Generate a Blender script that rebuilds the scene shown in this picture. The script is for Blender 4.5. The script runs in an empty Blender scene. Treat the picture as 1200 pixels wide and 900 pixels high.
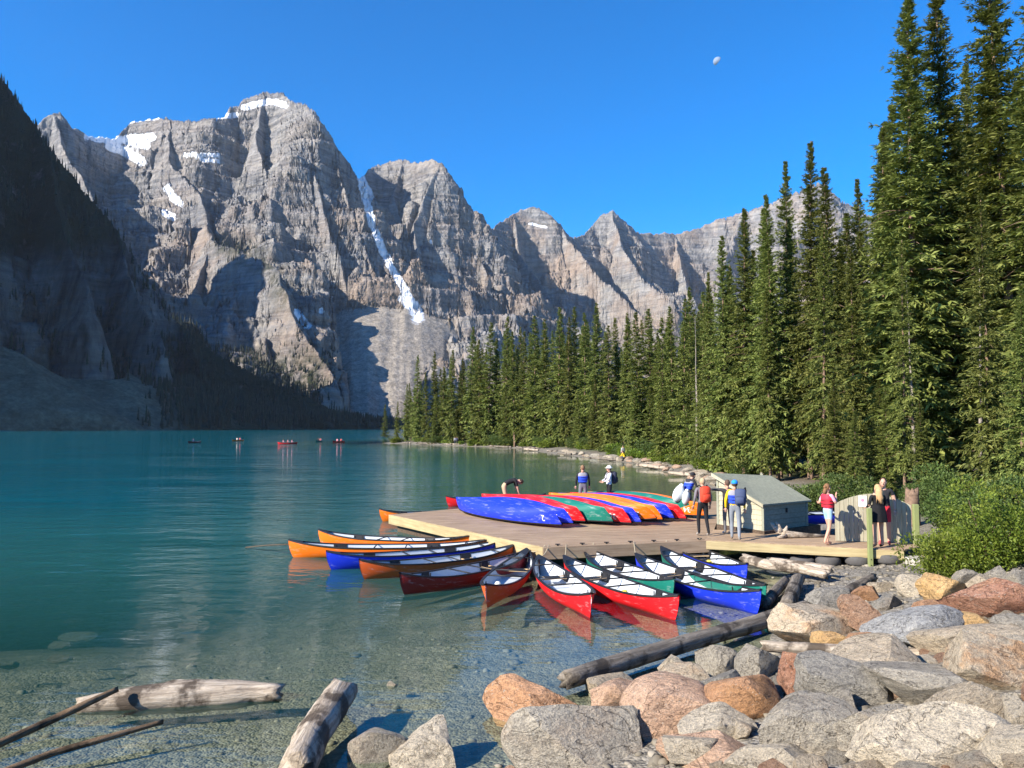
import bpy, bmesh, math, random
import numpy as np
from mathutils import Vector, Matrix

# ------------------------------------------------------------------ camera, light, exposure
SC = bpy.context.scene
COL = SC.collection
R = math.radians
CAM_H = 3.8
F = 890.0                       # focal length in pixels of a 1200 px wide picture
PITCH = math.atan(50 / F)
SUN_A = R(32)                   # sun stands to the left of the view and this far behind it
SUN_E = R(32)

cam_d = bpy.data.cameras.new('camera')
cam = bpy.data.objects.new('camera', cam_d)
COL.objects.link(cam)
cam.location = (0, 0, CAM_H)
cam.rotation_euler = (math.pi / 2 + PITCH, 0, 0)
cam_d.sensor_width = 36
cam_d.lens = F / 1200 * 36
cam_d.clip_start = 0.1
cam_d.clip_end = 90000
SC.camera = cam

sun_dir = Vector((-math.cos(SUN_A) * math.cos(SUN_E), -math.sin(SUN_A) * math.cos(SUN_E), math.sin(SUN_E)))
world = bpy.data.worlds.new('World')
SC.world = world
world.use_nodes = True
wn = world.node_tree
bg = wn.nodes['Background']
sky = wn.nodes.new('ShaderNodeTexSky')
sky.sky_type = 'NISHITA'
sky.sun_disc = False
sky.sun_elevation = SUN_E
sky.sun_rotation = math.atan2(sun_dir.x, sun_dir.y)
sky.altitude = 1900
sky.air_density = 1.0
sky.dust_density = 0.25
sky.ozone_density = 3.0
hs_ = wn.nodes.new('ShaderNodeHueSaturation')
hs_.inputs['Saturation'].default_value = 1.45
hs_.inputs['Hue'].default_value = 0.505
wn.links.new(sky.outputs[0], hs_.inputs['Color'])
wn.links.new(hs_.outputs[0], bg.inputs[0])
bg.inputs[1].default_value = 0.125

sl = bpy.data.lights.new('sun', 'SUN')
sl.energy = 4.9
sl.angle = R(0.53)
sl.color = (1.0, 0.90, 0.76)
so = bpy.data.objects.new('sun', sl)
COL.objects.link(so)
so.rotation_euler = sun_dir.to_track_quat('Z', 'Y').to_euler()

SC.view_settings.view_transform = 'Standard'
SC.view_settings.look = 'None'
SC.view_settings.gamma = 1
SC.view_settings.use_curve_mapping = False
SC.view_settings.exposure = 1.15
SC.cycles.max_bounces = 6
SC.cycles.diffuse_bounces = 2
SC.cycles.glossy_bounces = 3
SC.cycles.transmission_bounces = 3
SC.cycles.transparent_max_bounces = 8
SC.cycles.volume_bounces = 0
SC.cycles.caustics_reflective = False
SC.cycles.caustics_refractive = False
SC.cycles.sample_clamp_indirect = 4
SC.cycles.use_denoising = True

rnd = random.Random(7)

# ------------------------------------------------------------------ pixel <-> place
cP, sP = math.cos(PITCH), math.sin(PITCH)


def ray(px, py):
    xc, yc = (px - 600) / F, (450 - py) / F
    return Vector((xc, cP - sP * yc, sP + cP * yc))


def onz(px, py, z=0.0):
    d = ray(px, py)
    return Vector((0, 0, CAM_H)) + d * ((z - CAM_H) / d.z)


def atd(px, py, dist):
    d = ray(px, py)
    return Vector((0, 0, CAM_H)) + d * (dist / d.y)


def proj(X, Y, Z):
    fw = Y * cP + (Z - CAM_H) * sP
    up = -Y * sP + (Z - CAM_H) * cP
    return 600 + F * X / fw, 450 - F * up / fw


# ------------------------------------------------------------------ noise
_rs = np.random.RandomState(11)
_PERM = np.concatenate([_rs.permutation(256)] * 2)
_G = _rs.normal(size=(256, 3))
_G /= np.linalg.norm(_G, axis=1)[:, None]


def perlin(p, seed=0):
    p = np.asarray(p, dtype=np.float64) + seed * 17.31
    i = np.floor(p).astype(np.int64)
    f = p - i
    u = f * f * f * (f * (f * 6 - 15) + 10)
    i &= 255
    out = 0
    for dx in (0, 1):
        wx = u[:, 0] if dx else 1 - u[:, 0]
        hx = _PERM[(i[:, 0] + dx) & 255]
        for dy in (0, 1):
            wy = u[:, 1] if dy else 1 - u[:, 1]
            hy = _PERM[(hx + i[:, 1] + dy) & 255]
            for dz in (0, 1):
                wz = u[:, 2] if dz else 1 - u[:, 2]
                g = _G[_PERM[(hy + i[:, 2] + dz) & 255]]
                out = out + wx * wy * wz * (g[:, 0] * (f[:, 0] - dx) + g[:, 1] * (f[:, 1] - dy) + g[:, 2] * (f[:, 2] - dz))
    return out * 1.5


def fbm(p, octv=4, seed=0, gain=0.5, ridge=False):
    p = np.asarray(p, dtype=np.float64)
    s, a, tot = 0, 1.0, 0
    for o in range(octv):
        n = perlin(p * (2.03 ** o), seed + o)
        if ridge:
            n = 1 - 2 * np.abs(n)
        s = s + a * n
        tot += a
        a *= gain
    return s / tot


# ------------------------------------------------------------------ mesh helpers
def mesh_np(name, V, Fc, attrs=None, smooth=True, mats=None, midx=None):
    V = np.asarray(V, dtype=np.float32)
    Fc = np.asarray(Fc, dtype=np.int32)
    me = bpy.data.meshes.new(name)
    k = Fc.shape[1]
    me.vertices.add(len(V))
    me.vertices.foreach_set('co', V.ravel())
    me.loops.add(Fc.size)
    me.loops.foreach_set('vertex_index', Fc.ravel())
    me.polygons.add(len(Fc))
    me.polygons.foreach_set('loop_start', np.arange(0, Fc.size, k, dtype=np.int32))
    me.polygons.foreach_set('loop_total', np.full(len(Fc), k, dtype=np.int32))
    if midx is not None:
        me.polygons.foreach_set('material_index', np.asarray(midx, dtype=np.int32))
    for m in (mats or []):
        me.materials.append(m)
    me.update(calc_edges=True)
    for an, av in (attrs or {}).items():
        at = me.attributes.new(an, 'FLOAT', 'POINT')
        at.data.foreach_set('value', np.asarray(av, dtype=np.float32).ravel())
    me.polygons.foreach_set('use_smooth', np.full(len(Fc), smooth, dtype=bool))
    return me


def grid_faces(nr, nc):
    a = np.arange(nr * nc).reshape(nr, nc)
    return np.stack([a[:-1, :-1], a[:-1, 1:], a[1:, 1:], a[1:, :-1]], -1).reshape(-1, 4)


def tag(o, label=None, cat=None, group=None, kind=None):
    if label:
        o['label'] = label
    if cat:
        o['category'] = cat
    if group:
        o['group'] = group
    if kind:
        o['kind'] = kind
    return o


def link(name, me, parent=None, mat=None):
    o = bpy.data.objects.new(name, me)
    COL.objects.link(o)
    if mat is not None and len(me.materials) == 0:
        me.materials.append(mat)
    if parent is not None:
        o.parent = parent
    return o


def empty(name, loc=(0, 0, 0), rz=0.0):
    o = bpy.data.objects.new(name, None)
    o.empty_display_size = 0.2
    COL.objects.link(o)
    o.location = loc
    o.rotation_euler = (0, 0, rz)
    return o


def copy_tree(o, parent=None):
    c = o.copy()
    COL.objects.link(c)
    c.parent = parent
    for ch in o.children:
        copy_tree(ch, c)
    return c


class MB:
    """collects simple shapes and builds ONE mesh object from them"""

    def __init__(self):
        self.v, self.f, self.m = [], [], []

    def add(self, vs, fs, m=0):
        b = len(self.v)
        self.v += [tuple(p) for p in vs]
        self.f += [tuple(b + i for i in q) for q in fs]
        self.m += [m] * len(fs)
        return self

    def box(self, lo, hi, M=None, m=0, bev=0.0):
        x0, y0, z0 = lo
        x1, y1, z1 = hi
        if bev:
            b = bev
            vs = []
            for z, e in ((z0, b), (z0 + b, 0), (z1 - b, 0), (z1, b)):
                for (x, y) in ((x0 + e, y0 + b + e), (x0 + b + e, y0 + e), (x1 - b - e, y0 + e), (x1 - e, y0 + b + e), (x1 - e, y1 - b - e), (x1 - b - e, y1 - e), (x0 + b + e, y1 - e), (x0 + e, y1 - b - e)):
                    vs.append(Vector((x, y, z)))
            fs = [tuple(range(7, -1, -1)), tuple(range(24, 32))]
            for k in range(3):
                for i in range(8):
                    j = (i + 1) % 8
                    fs.append((k * 8 + i, k * 8 + j, k * 8 + 8 + j, k * 8 + 8 + i))
        else:
            vs = [Vector(p) for p in ((x0, y0, z0), (x1, y0, z0), (x1, y1, z0), (x0, y1, z0), (x0, y0, z1), (x1, y0, z1), (x1, y1, z1), (x0, y1, z1))]
            fs = [(0, 3, 2, 1), (4, 5, 6, 7), (0, 1, 5, 4), (1, 2, 6, 5), (2, 3, 7, 6), (3, 0, 4, 7)]
        if M is not None:
            vs = [M @ p for p in vs]
        return self.add(vs, fs, m)

    def prism(self, poly, z0, z1, m=0):
        n = len(poly)
        vs = [Vector((p[0], p[1], z0)) for p in poly] + [Vector((p[0], p[1], z1)) for p in poly]
        fs = [tuple(range(n - 1, -1, -1)), tuple(range(n, 2 * n))]
        fs += [(i, (i + 1) % n, n + (i + 1) % n, n + i) for i in range(n)]
        return self.add(vs, fs, m)

    def tube(self, pts, rad, n=8, m=0, jit=0.0, rg=None, cap=True):
        pts = [Vector(p) for p in pts]
        rg = rg or rnd
        rings = []
        up = Vector((0, 0, 1))
        for i, p in enumerate(pts):
            t = (pts[min(i + 1, len(pts) - 1)] - pts[max(i - 1, 0)]).normalized()
            a = t.cross(up)
            if a.length < 1e-3:
                a = t.cross(Vector((0, 1, 0)))
            a.normalize()
            b = a.cross(t)
            r = rad[i] if hasattr(rad, '__len__') else rad
            ring = []
            for k in range(n):
                w = 2 * math.pi * k / n
                rr = r * (1 + jit * rg.uniform(-1, 1))
                ring.append(p + (a * math.cos(w) + b * math.sin(w)) * rr)
            rings.append(ring)
        vs = [q for ring in rings for q in ring]
        fs = []
        for i in range(len(rings) - 1):
            for k in range(n):
                j = (k + 1) % n
                fs.append((i * n + k, i * n + j, (i + 1) * n + j, (i + 1) * n + k))
        if cap:
            fs.append(tuple(range(n - 1, -1, -1)))
            e = (len(rings) - 1) * n
            fs.append(tuple(range(e, e + n)))
        return self.add(vs, fs, m)

    def ellipsoid(self, c, r, M=None, seg=12, rings=8, m=0):
        vs, fs = [], []
        for i in range(rings + 1):
            th = math.pi * i / rings
            for k in range(seg):
                ph = 2 * math.pi * k / seg
                p = Vector((r[0] * math.sin(th) * math.cos(ph), r[1] * math.sin(th) * math.sin(ph), r[2] * math.cos(th)))
                if M is not None:
                    p = M @ p
                vs.append(p + Vector(c))
        for i in range(rings):
            for k in range(seg):
                j = (k + 1) % seg
                fs.append((i * seg + k, (i + 1) * seg + k, (i + 1) * seg + j, i * seg + j))
        return self.add(vs, fs, m)

    def mesh(self, name, mats, smooth=False):
        me = bpy.data.meshes.new(name)
        me.from_pydata(self.v, [], self.f)
        mats = mats if isinstance(mats, (list, tuple)) else [mats]
        for q in mats:
            me.materials.append(q)
        me.polygons.foreach_set('material_index', self.m)
        me.polygons.foreach_set('use_smooth', [smooth] * len(self.f))
        me.update()
        return me

    def build(self, name, mats, parent=None, smooth=False):
        return link(name, self.mesh(name, mats, smooth), parent)


# ------------------------------------------------------------------ materials
class NT:
    def __init__(self, name):
        self.mat = bpy.data.materials.new(name)
        self.mat.use_nodes = True
        self.t = self.mat.node_tree
        self.b = self.t.nodes['Principled BSDF']
        self.out = self.t.nodes['Material Output']

    def n(self, typ, ins=None, **props):
        nd = self.t.nodes.new(typ)
        for k, v in props.items():
            setattr(nd, k, v)
        for k, v in (ins or {}).items():
            self.set(nd, k, v)
        return nd

    def set(self, nd, k, v):
        s = nd.inputs[k]
        if isinstance(v, bpy.types.NodeSocket):
            self.t.links.new(v, s)
        elif isinstance(v, bpy.types.Node):
            self.t.links.new(v.outputs[0], s)
        else:
            if isinstance(v, tuple) and len(v) == 3 and s.type == 'RGBA':
                v = (*v, 1)
            s.default_value = v

    def math(self, op, a, b=0.0, clamp=False):
        nd = self.n('ShaderNodeMath', {0: a, 1: b}, operation=op, use_clamp=clamp)
        return nd.outputs[0]

    def mix(self, fac, a, b, mode='MIX'):
        nd = self.n('ShaderNodeMix', data_type='RGBA', blend_type=mode)
        self.set(nd, 0, fac)
        self.set(nd, 6, a)
        self.set(nd, 7, b)
        return nd.outputs[2]

    def ramp(self, fac, stops, interp='LINEAR'):
        nd = self.n('ShaderNodeValToRGB', {0: fac})
        cr = nd.color_ramp
        cr.interpolation = interp
        while len(cr.elements) < len(stops):
            cr.elements.new(0.5)
        for e, (p, c) in zip(cr.elements, stops):
            e.position = p
            e.color = (*c, 1) if len(c) == 3 else c
        return nd.outputs[0]

    def coord(self, kind='Object', scale=(1, 1, 1), rot=(0, 0, 0)):
        tc = self.n('ShaderNodeTexCoord')
        mp = self.n('ShaderNodeMapping', {'Vector': tc.outputs[kind], 'Scale': scale, 'Rotation': rot})
        return mp.outputs[0]

    def noise(self, vec, scale, detail=4, rough=0.55, dist=0.0):
        return self.n('ShaderNodeTexNoise', {'Vector': vec, 'Scale': scale, 'Detail': detail, 'Roughness': rough, 'Distortion': dist}).outputs[0]

    def attr(self, name):
        return self.n('ShaderNodeAttribute', attribute_name=name).outputs['Fac']

    def bump(self, h, strength, dist, normal=None):
        ins = {'Height': h, 'Strength': strength, 'Distance': dist}
        if normal is not None:
            ins['Normal'] = normal
        return self.n('ShaderNodeBump', ins).outputs[0]

    def fin(self, color=None, rough=None, normal=None, spec=None):
        if color is not None:
            self.set(self.b, 'Base Color', color)
        if rough is not None:
            self.set(self.b, 'Roughness', rough)
        if normal is not None:
            self.set(self.b, 'Normal', normal)
        if spec is not None:
            self.set(self.b, 'Specular IOR Level', spec)
        return self.mat


def plain(name, col, rough=0.6, var=0.15, scale=6.0, bump=0.0, spec=0.3, metal=0.0):
    m = NT(name)
    v = m.coord('Object')
    nz = m.noise(v, scale, 5, 0.6)
    dark = tuple(c * (1 - var) for c in col)
    lite = tuple(min(1, c * (1 + var)) for c in col)
    c = m.mix(nz, dark, lite)
    nrm = m.bump(m.noise(v, scale * 6, 3), bump, 0.01) if bump else None
    m.b.inputs['Metallic'].default_value = metal
    return m.fin(c, rough, nrm, spec)


def mat_mountain(name, warm=0.5, dark=1.0, scrub=(0.4, 0.55), scree=1.0):
    m = NT(name)
    v = m.coord('Object')
    vs = m.coord('Object', (0.0016, 0.0016, 0.016), (R(2), R(-3), 0))
    strata = m.noise(vs, 1.0, 8, 0.7, 0.4)
    vs2 = m.coord('Object', (0.006, 0.006, 0.09), (R(-2), R(3), 0))
    strata2 = m.noise(vs2, 1.0, 6, 0.7, 0.3)
    blot = m.noise(v, 0.004, 6, 0.65)
    fine = m.noise(v, 0.05, 8, 0.7)
    vf = m.coord('Object', (0.03, 0.03, 0.004))
    flute = m.noise(vf, 1.0, 6, 0.65)
    c = m.ramp(strata, [(0.30, (0.15, 0.152, 0.16)), (0.42, (0.30, 0.295, 0.29)), (0.5, (0.34, 0.32, 0.295)), (0.57, (0.20, 0.20, 0.205)), (0.68, (0.40, 0.385, 0.37))])
    c2 = m.ramp(strata2, [(0.36, (0.55, 0.55, 0.57)), (0.48, (1.0, 0.98, 0.96)), (0.62, (1.3, 1.27, 1.22))])
    c = m.mix(0.8, c, c2, 'MULTIPLY')
    wf = m.ramp(blot, [(0.45, (0, 0, 0)), (0.62, (1, 1, 1))])
    c = m.mix(m.math('MULTIPLY', m.math('MULTIPLY', wf, m.attr('warm')), warm), c, (0.40, 0.30, 0.225))
    fl = m.ramp(flute, [(0.3, (0.62, 0.62, 0.64)), (0.5, (1.0, 1.0, 1.0)), (0.7, (1.2, 1.18, 1.16))])
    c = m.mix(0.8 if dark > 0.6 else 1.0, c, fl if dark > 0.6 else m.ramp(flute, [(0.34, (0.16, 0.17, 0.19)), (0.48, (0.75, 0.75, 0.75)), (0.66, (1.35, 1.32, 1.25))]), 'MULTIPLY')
    fn = m.ramp(fine, [(0.3, (0.7, 0.7, 0.7)), (0.7, (1.3, 1.3, 1.3))])
    c = m.mix(0.7, c, fn, 'MULTIPLY')
    c = m.mix(1.0, c, (dark * 0.94, dark * 0.975, dark * (1.08 if dark < 0.6 else 1.03)), 'MULTIPLY')  # on the dark copy, shade and its bluish cast are multiplied in
    # scree
    ts = m.noise(m.coord('Object', (0.02, 0.02, 0.004)), 1.0, 5, 0.6)
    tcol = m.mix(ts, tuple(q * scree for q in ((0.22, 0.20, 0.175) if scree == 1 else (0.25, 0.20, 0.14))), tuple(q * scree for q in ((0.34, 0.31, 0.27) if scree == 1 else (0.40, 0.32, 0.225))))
    tcol = m.mix(0.8, tcol, m.ramp(fine, [(0.35, (0.55, 0.55, 0.55)), (0.65, (1.3, 1.3, 1.3))]), 'MULTIPLY')
    tcol = m.mix(0.7, tcol, m.ramp(m.noise(v, 0.22, 5, 0.75), [(0.35, (0.5, 0.5, 0.5)), (0.65, (1.35, 1.33, 1.3))]), 'MULTIPLY')
    c = m.mix(m.attr('talus'), c, tcol)
    # low scrub and turf
    gs = m.noise(v, 0.03, 5, 0.7)
    gf = m.math('MULTIPLY', m.attr('green'), m.ramp(gs, [(scrub[0], (0, 0, 0)), (scrub[1], (1, 1, 1))]))
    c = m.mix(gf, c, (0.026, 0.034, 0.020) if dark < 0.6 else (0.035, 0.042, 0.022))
    sn = m.math('ADD', m.attr('snow'), m.math('MULTIPLY', m.math('SUBTRACT', m.noise(v, 0.045, 6, 0.7), 0.5), 1.2))
    sf = m.ramp(sn, [(0.44, (0, 0, 0)), (0.58, (1, 1, 1))])
    c = m.mix(m.math('MULTIPLY', sf, 0.92), c, (0.74, 0.77, 0.82))
    h = m.math('ADD', m.math('MULTIPLY', fine, 1.0), m.math('ADD', m.math('MULTIPLY', flute, 1.2), m.math('MULTIPLY', strata2, 0.8)))
    rk = m.math('SUBTRACT', 1.0, m.math('MULTIPLY', m.math('MAXIMUM', sf, m.math('MULTIPLY', m.attr('talus'), 0.6)), 0.85))
    nrm = m.bump(m.math('MULTIPLY', h, rk), 0.9, 14.0)
    return m.fin(c, 0.95, nrm, 0.1)


def mat_ground():
    m = NT('shore_gravel_and_soil')
    v = m.coord('Object')
    vo = m.n('ShaderNodeTexVoronoi', {'Vector': v, 'Scale': 9.0, 'Randomness': 1.0})
    vo2 = m.n('ShaderNodeTexVoronoi', {'Vector': v, 'Scale': 28.0})
    big = m.noise(v, 0.45, 6, 0.65)
    sat = m.n('ShaderNodeSeparateColor', {0: vo.outputs['Color']}).outputs[0]
    sat2 = m.n('ShaderNodeSeparateColor', {0: vo2.outputs['Color']}).outputs[0]
    g = m.ramp(sat2, [(0.0, (0.11, 0.10, 0.085)), (0.5, (0.22, 0.20, 0.17)), (1.0, (0.36, 0.34, 0.30))])
    p = m.ramp(sat, [(0.0, (0.12, 0.11, 0.09)), (0.6, (0.25, 0.225, 0.18)), (1.0, (0.40, 0.37, 0.32))])
    bigp = m.math('MULTIPLY', m.ramp(m.noise(v, 1.6, 4), [(0.5, (0, 0, 0)), (0.6, (1, 1, 1))]), 0.8)
    c = m.mix(bigp, g, p)
    c = m.mix(m.ramp(big, [(0.35, (0, 0, 0)), (0.7, (1, 1, 1))]), m.mix(0.35, c, (0.07, 0.065, 0.045)), c)
    # bed below the waterline: silt and algae on the stones
    bedn = m.noise(v, 1.1, 7, 0.7, 0.6)
    bed = m.mix(m.ramp(bedn, [(0.38, (0, 0, 0)), (0.62, (1, 1, 1))]), m.mix(0.5, c, (0.085, 0.080, 0.050)), m.mix(0.5, c, (0.28, 0.24, 0.155)))
    c = m.mix(m.attr('bed'), c, bed)
    soil = m.mix(m.noise(v, 0.7, 6, 0.7), (0.05, 0.04, 0.025), (0.16, 0.125, 0.085))
    grn = m.mix(m.noise(v, 1.3, 5, 0.7), (0.03, 0.045, 0.015), (0.09, 0.12, 0.03))
    soil = m.mix(m.ramp(m.noise(v, 0.25, 4), [(0.42, (0, 0, 0)), (0.55, (1, 1, 1))]), soil, grn)
    c = m.mix(m.attr('wood'), c, soil)
    h = m.math('ADD', m.math('MULTIPLY', vo.outputs['Distance'], -1.0), m.math('MULTIPLY', vo2.outputs['Distance'], -0.6))
    nrm = m.bump(h, 0.7, 0.05)
    return m.fin(c, 0.9, nrm, 0.2)


def mat_water():
    m = NT('lake_water')
    t = m.t
    v = m.coord('Object', (1.0, 1.0, 1.0))
    vx = m.coord('Object', (0.55, 1.25, 1.0), (0, 0, R(12)))
    w1 = m.noise(vx, 1.1, 3, 0.5, 0.3)
    w2 = m.noise(vx, 5.0, 3, 0.5, 0.2)
    w3 = m.noise(m.coord('Object', (0.06, 0.16, 1)), 1.0, 3, 0.5)
    ripp = m.ramp(m.noise(m.coord('Object', (0.035, 0.08, 1), (0, 0, R(-10))), 1.0, 4, 0.6), [(0.38, (0.25, 0.25, 0.25)), (0.62, (1, 1, 1))])
    depth = m.attr('depth')
    calm = m.ramp(m.math('DIVIDE', depth, 4.0), [(0.0, (0.10, 0.10, 0.10)), (0.25, (0.4, 0.4, 0.4)), (1.0, (1, 1, 1))])
    amp = m.math('MULTIPLY', ripp, calm)
    h = m.math('ADD', m.math('MULTIPLY', w1, 1.0), m.math('ADD', m.math('MULTIPLY', w2, 0.22), m.math('MULTIPLY', w3, 1.2)))
    nrm = m.bump(m.math('MULTIPLY', h, amp), 0.8, 0.12)
    geo = m.n('ShaderNodeNewGeometry')
    cosv = m.math('ABSOLUTE', m.n('ShaderNodeVectorMath', {0: geo.outputs['Incoming'], 1: nrm}, operation='DOT_PRODUCT').outputs['Value'])
    fr = m.math('ADD', 0.02, m.math('MULTIPLY', 0.98, m.math('POWER', m.math('SUBTRACT', 1.0, cosv, True), 5.0)))
    gl = m.n('ShaderNodeBsdfGlossy', {'Color': (0.92, 0.95, 0.96), 'Roughness': 0.035, 'Normal': nrm}).outputs[0]
    # clear water over the bed, clouded by glacial silt as it gets deeper
    tr = m.n('ShaderNodeBsdfTransparent', {'Color': (0.87, 0.94, 0.87)}).outputs[0]
    patch = m.noise(m.coord('Object', (0.012, 0.03, 1)), 1.0, 4, 0.6)
    milk = m.mix(m.ramp(m.math('DIVIDE', depth, 9.0), [(0.1, (0, 0, 0)), (1, (1, 1, 1))]), (0.022, 0.128, 0.116), (0.0006, 0.104, 0.138))
    milk = m.mix(0.5, milk, m.ramp(patch, [(0.3, (0.75, 0.75, 0.8)), (0.7, (1.15, 1.12, 1.1))]), 'MULTIPLY')
    df = m.n('ShaderNodeBsdfDiffuse', {'Color': milk}).outputs[0]
    murk = m.math('SUBTRACT', 1.0, m.math('POWER', 2.718, m.math('MULTIPLY', depth, -0.60)), True)
    body = m.n('ShaderNodeMixShader', {0: murk, 1: tr, 2: df}).outputs[0]
    k = m.math('MULTIPLY', fr, 0.85)
    res = m.n('ShaderNodeMixShader', {0: k, 1: body, 2: gl}).outputs[0]
    t.links.new(res, m.out.inputs['Surface'])
    return m.mat


def mat_needles(name, c0, c1, c2, rough=0.6, trans=0.25):
    m = NT(name)
    oi = m.n('ShaderNodeObjectInfo')
    a = m.attr('tone')
    c = m.ramp(a, [(0.0, c0), (0.5, c1), (1.0, c2)])
    hs = m.n('ShaderNodeHueSaturation', {'Hue': m.math('ADD', 0.485, m.math('MULTIPLY', oi.outputs['Random'], 0.03)), 'Saturation': 1.0, 'Value': m.math('ADD', 0.75, m.math('MULTIPLY', oi.outputs['Random'], 0.5)), 'Color': c})
    c = hs.outputs[0]
    m.fin(c, rough, None, 0.25)
    tl = m.n('ShaderNodeBsdfTranslucent', {'Color': m.mix(0.5, c, (0.16, 0.19, 0.02))}).outputs[0]
    mx = m.n('ShaderNodeMixShader', {0: trans, 1: m.b.outputs[0], 2: tl}).outputs[0]
    m.t.links.new(mx, m.out.inputs['Surface'])
    return m.mat


def mat_bark(name, c0, c1, sc=1.0):
    m = NT(name)
    v = m.coord('Object', (3 * sc, 3 * sc, 0.7 * sc))
    nz = m.noise(v, 3.0, 6, 0.7)
    c = m.mix(m.ramp(nz, [(0.3, (0, 0, 0)), (0.7, (1, 1, 1))]), c0, c1)
    return m.fin(c, 0.9, m.bump(nz, 0.8, 0.05), 0.15)


def mat_drift(name, c0, c1, c2, axis=0):
    m = NT(name)
    s = [9.0, 9.0, 9.0]
    s[axis] = 0.8
    v = m.coord('Object', tuple(s))
    g = m.noise(v, 1.6, 7, 0.7, 0.5)
    c = m.ramp(g, [(0.28, c0), (0.5, c1), (0.72, c2)])
    s2 = [0.9, 0.9, 0.9]
    blot = m.noise(m.coord('Object'), 2.2, 5, 0.6)
    c = m.mix(m.ramp(blot, [(0.52, (0, 0, 0)), (0.62, (0.9, 0.9, 0.9))]), c, tuple(q * 0.7 for q in c0))
    return m.fin(c, 0.85, m.bump(m.math('ADD', g, m.math('MULTIPLY', blot, -0.6)), 1.0, 0.05), 0.2)


def mat_boulder():
    m = NT('boulder_stone')
    oi = m.n('ShaderNodeObjectInfo')
    tc = m.n('ShaderNodeTexCoord')
    off = m.n('ShaderNodeVectorMath', {0: tc.outputs['Object'], 1: m.n('ShaderNodeCombineXYZ', {0: m.math('MULTIPLY', oi.outputs['Random'], 50), 1: m.math('MULTIPLY', oi.outputs['Random'], 31), 2: 0.0}).outputs[0]}, operation='ADD').outputs[0]
    base = oi.outputs['Color']
    al = oi.outputs['Alpha']        # how strongly rust and lichen blotch the stone
    n1 = m.noise(off, 1.6, 6, 0.65, 0.3)
    n2 = m.noise(off, 7.0, 6, 0.7)
    n3 = m.noise(off, 34.0, 4, 0.75)
    vv = m.n('ShaderNodeTexVoronoi', {'Vector': off, 'Scale': 55.0}).outputs['Distance']
    c = m.mix(m.ramp(n1, [(0.32, (0, 0, 0)), (0.68, (1, 1, 1))]), m.mix(0.30, base, (0.12, 0.115, 0.105)), m.mix(0.22, base, (0.60, 0.55, 0.46)))
    rust = m.math('MULTIPLY', m.ramp(m.noise(off, 1.1, 5, 0.6), [(0.48, (0, 0, 0)), (0.62, (1, 1, 1))]), al)
    c = m.mix(rust, c, (0.48, 0.26, 0.12))
    c = m.mix(0.8, c, m.ramp(n2, [(0.28, (0.30, 0.29, 0.28)), (0.46, (0.95, 0.95, 0.95)), (0.7, (1.4, 1.38, 1.32))]), 'MULTIPLY')
    c = m.mix(0.75, c, m.ramp(n3, [(0.32, (0.28, 0.28, 0.28)), (0.48, (1, 1, 1)), (0.68, (1.6, 1.56, 1.45))]), 'MULTIPLY')
    c = m.mix(0.35, c, m.ramp(vv, [(0.1, (0.6, 0.6, 0.6)), (0.5, (1.15, 1.15, 1.15))]), 'MULTIPLY')
    lich = m.ramp(m.noise(off, 15.0, 4, 0.6), [(0.61, (0, 0, 0)), (0.66, (1, 1, 1))])
    c = m.mix(m.math('MULTIPLY', lich, 0.5), c, (0.52, 0.50, 0.43))
    crack = m.ramp(m.math('ABSOLUTE', m.math('SUBTRACT', m.noise(off, 1.3, 5, 0.55, 0.8), 0.5)), [(0.0, (0.35, 0.33, 0.30)), (0.012, (1, 1, 1))])
    c = m.mix(0.8, c, crack, 'MULTIPLY')
    h = m.math('ADD', m.math('MULTIPLY', n2, 1.0), m.math('ADD', m.math('MULTIPLY', n3, 0.35), m.math('MULTIPLY', crack, 0.25)))
    return m.fin(c, 0.88, m.bump(h, 1.0, 0.09), 0.25)


def mat_hull(name, col, scuff=(0.6, 0.6, 0.62), rough=0.42):
    m = NT(name)
    v = m.coord('Object', (0.6, 5, 5))
    nz = m.noise(v, 2.5, 7, 0.7, 0.4)
    sc = m.math('MULTIPLY', m.ramp(nz, [(0.55, (0, 0, 0)), (0.72, (1, 1, 1))]), 0.36)
    fade = m.noise(m.coord('Object'), 1.3, 5, 0.6)
    c = m.mix(fade, tuple(q * 0.82 for q in col), tuple(min(1, q * 1.12) for q in col))
    c = m.mix(sc, c, scuff)
    return m.fin(c, m.math('ADD', rough, m.math('MULTIPLY', nz, 0.15)), m.bump(nz, 0.12, 0.01), 0.4)


def mat_wood(name, c0, c1, axis=0, rough=0.8):
    m = NT(name)
    s = [12.0, 12.0, 12.0]
    s[axis] = 0.7
    g = m.noise(m.coord('Object', tuple(s)), 1.5, 6, 0.65, 0.3)
    st = m.noise(m.coord('Object'), 0.9, 5, 0.65)
    c = m.mix(m.ramp(g, [(0.3, (0, 0, 0)), (0.7, (1, 1, 1))]), c0, c1)
    c = m.mix(0.5, c, m.ramp(st, [(0.3, (0.6, 0.6, 0.6)), (0.7, (1.15, 1.15, 1.15))]), 'MULTIPLY')
    return m.fin(c, rough, m.bump(g, 0.4, 0.01), 0.2)


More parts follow.
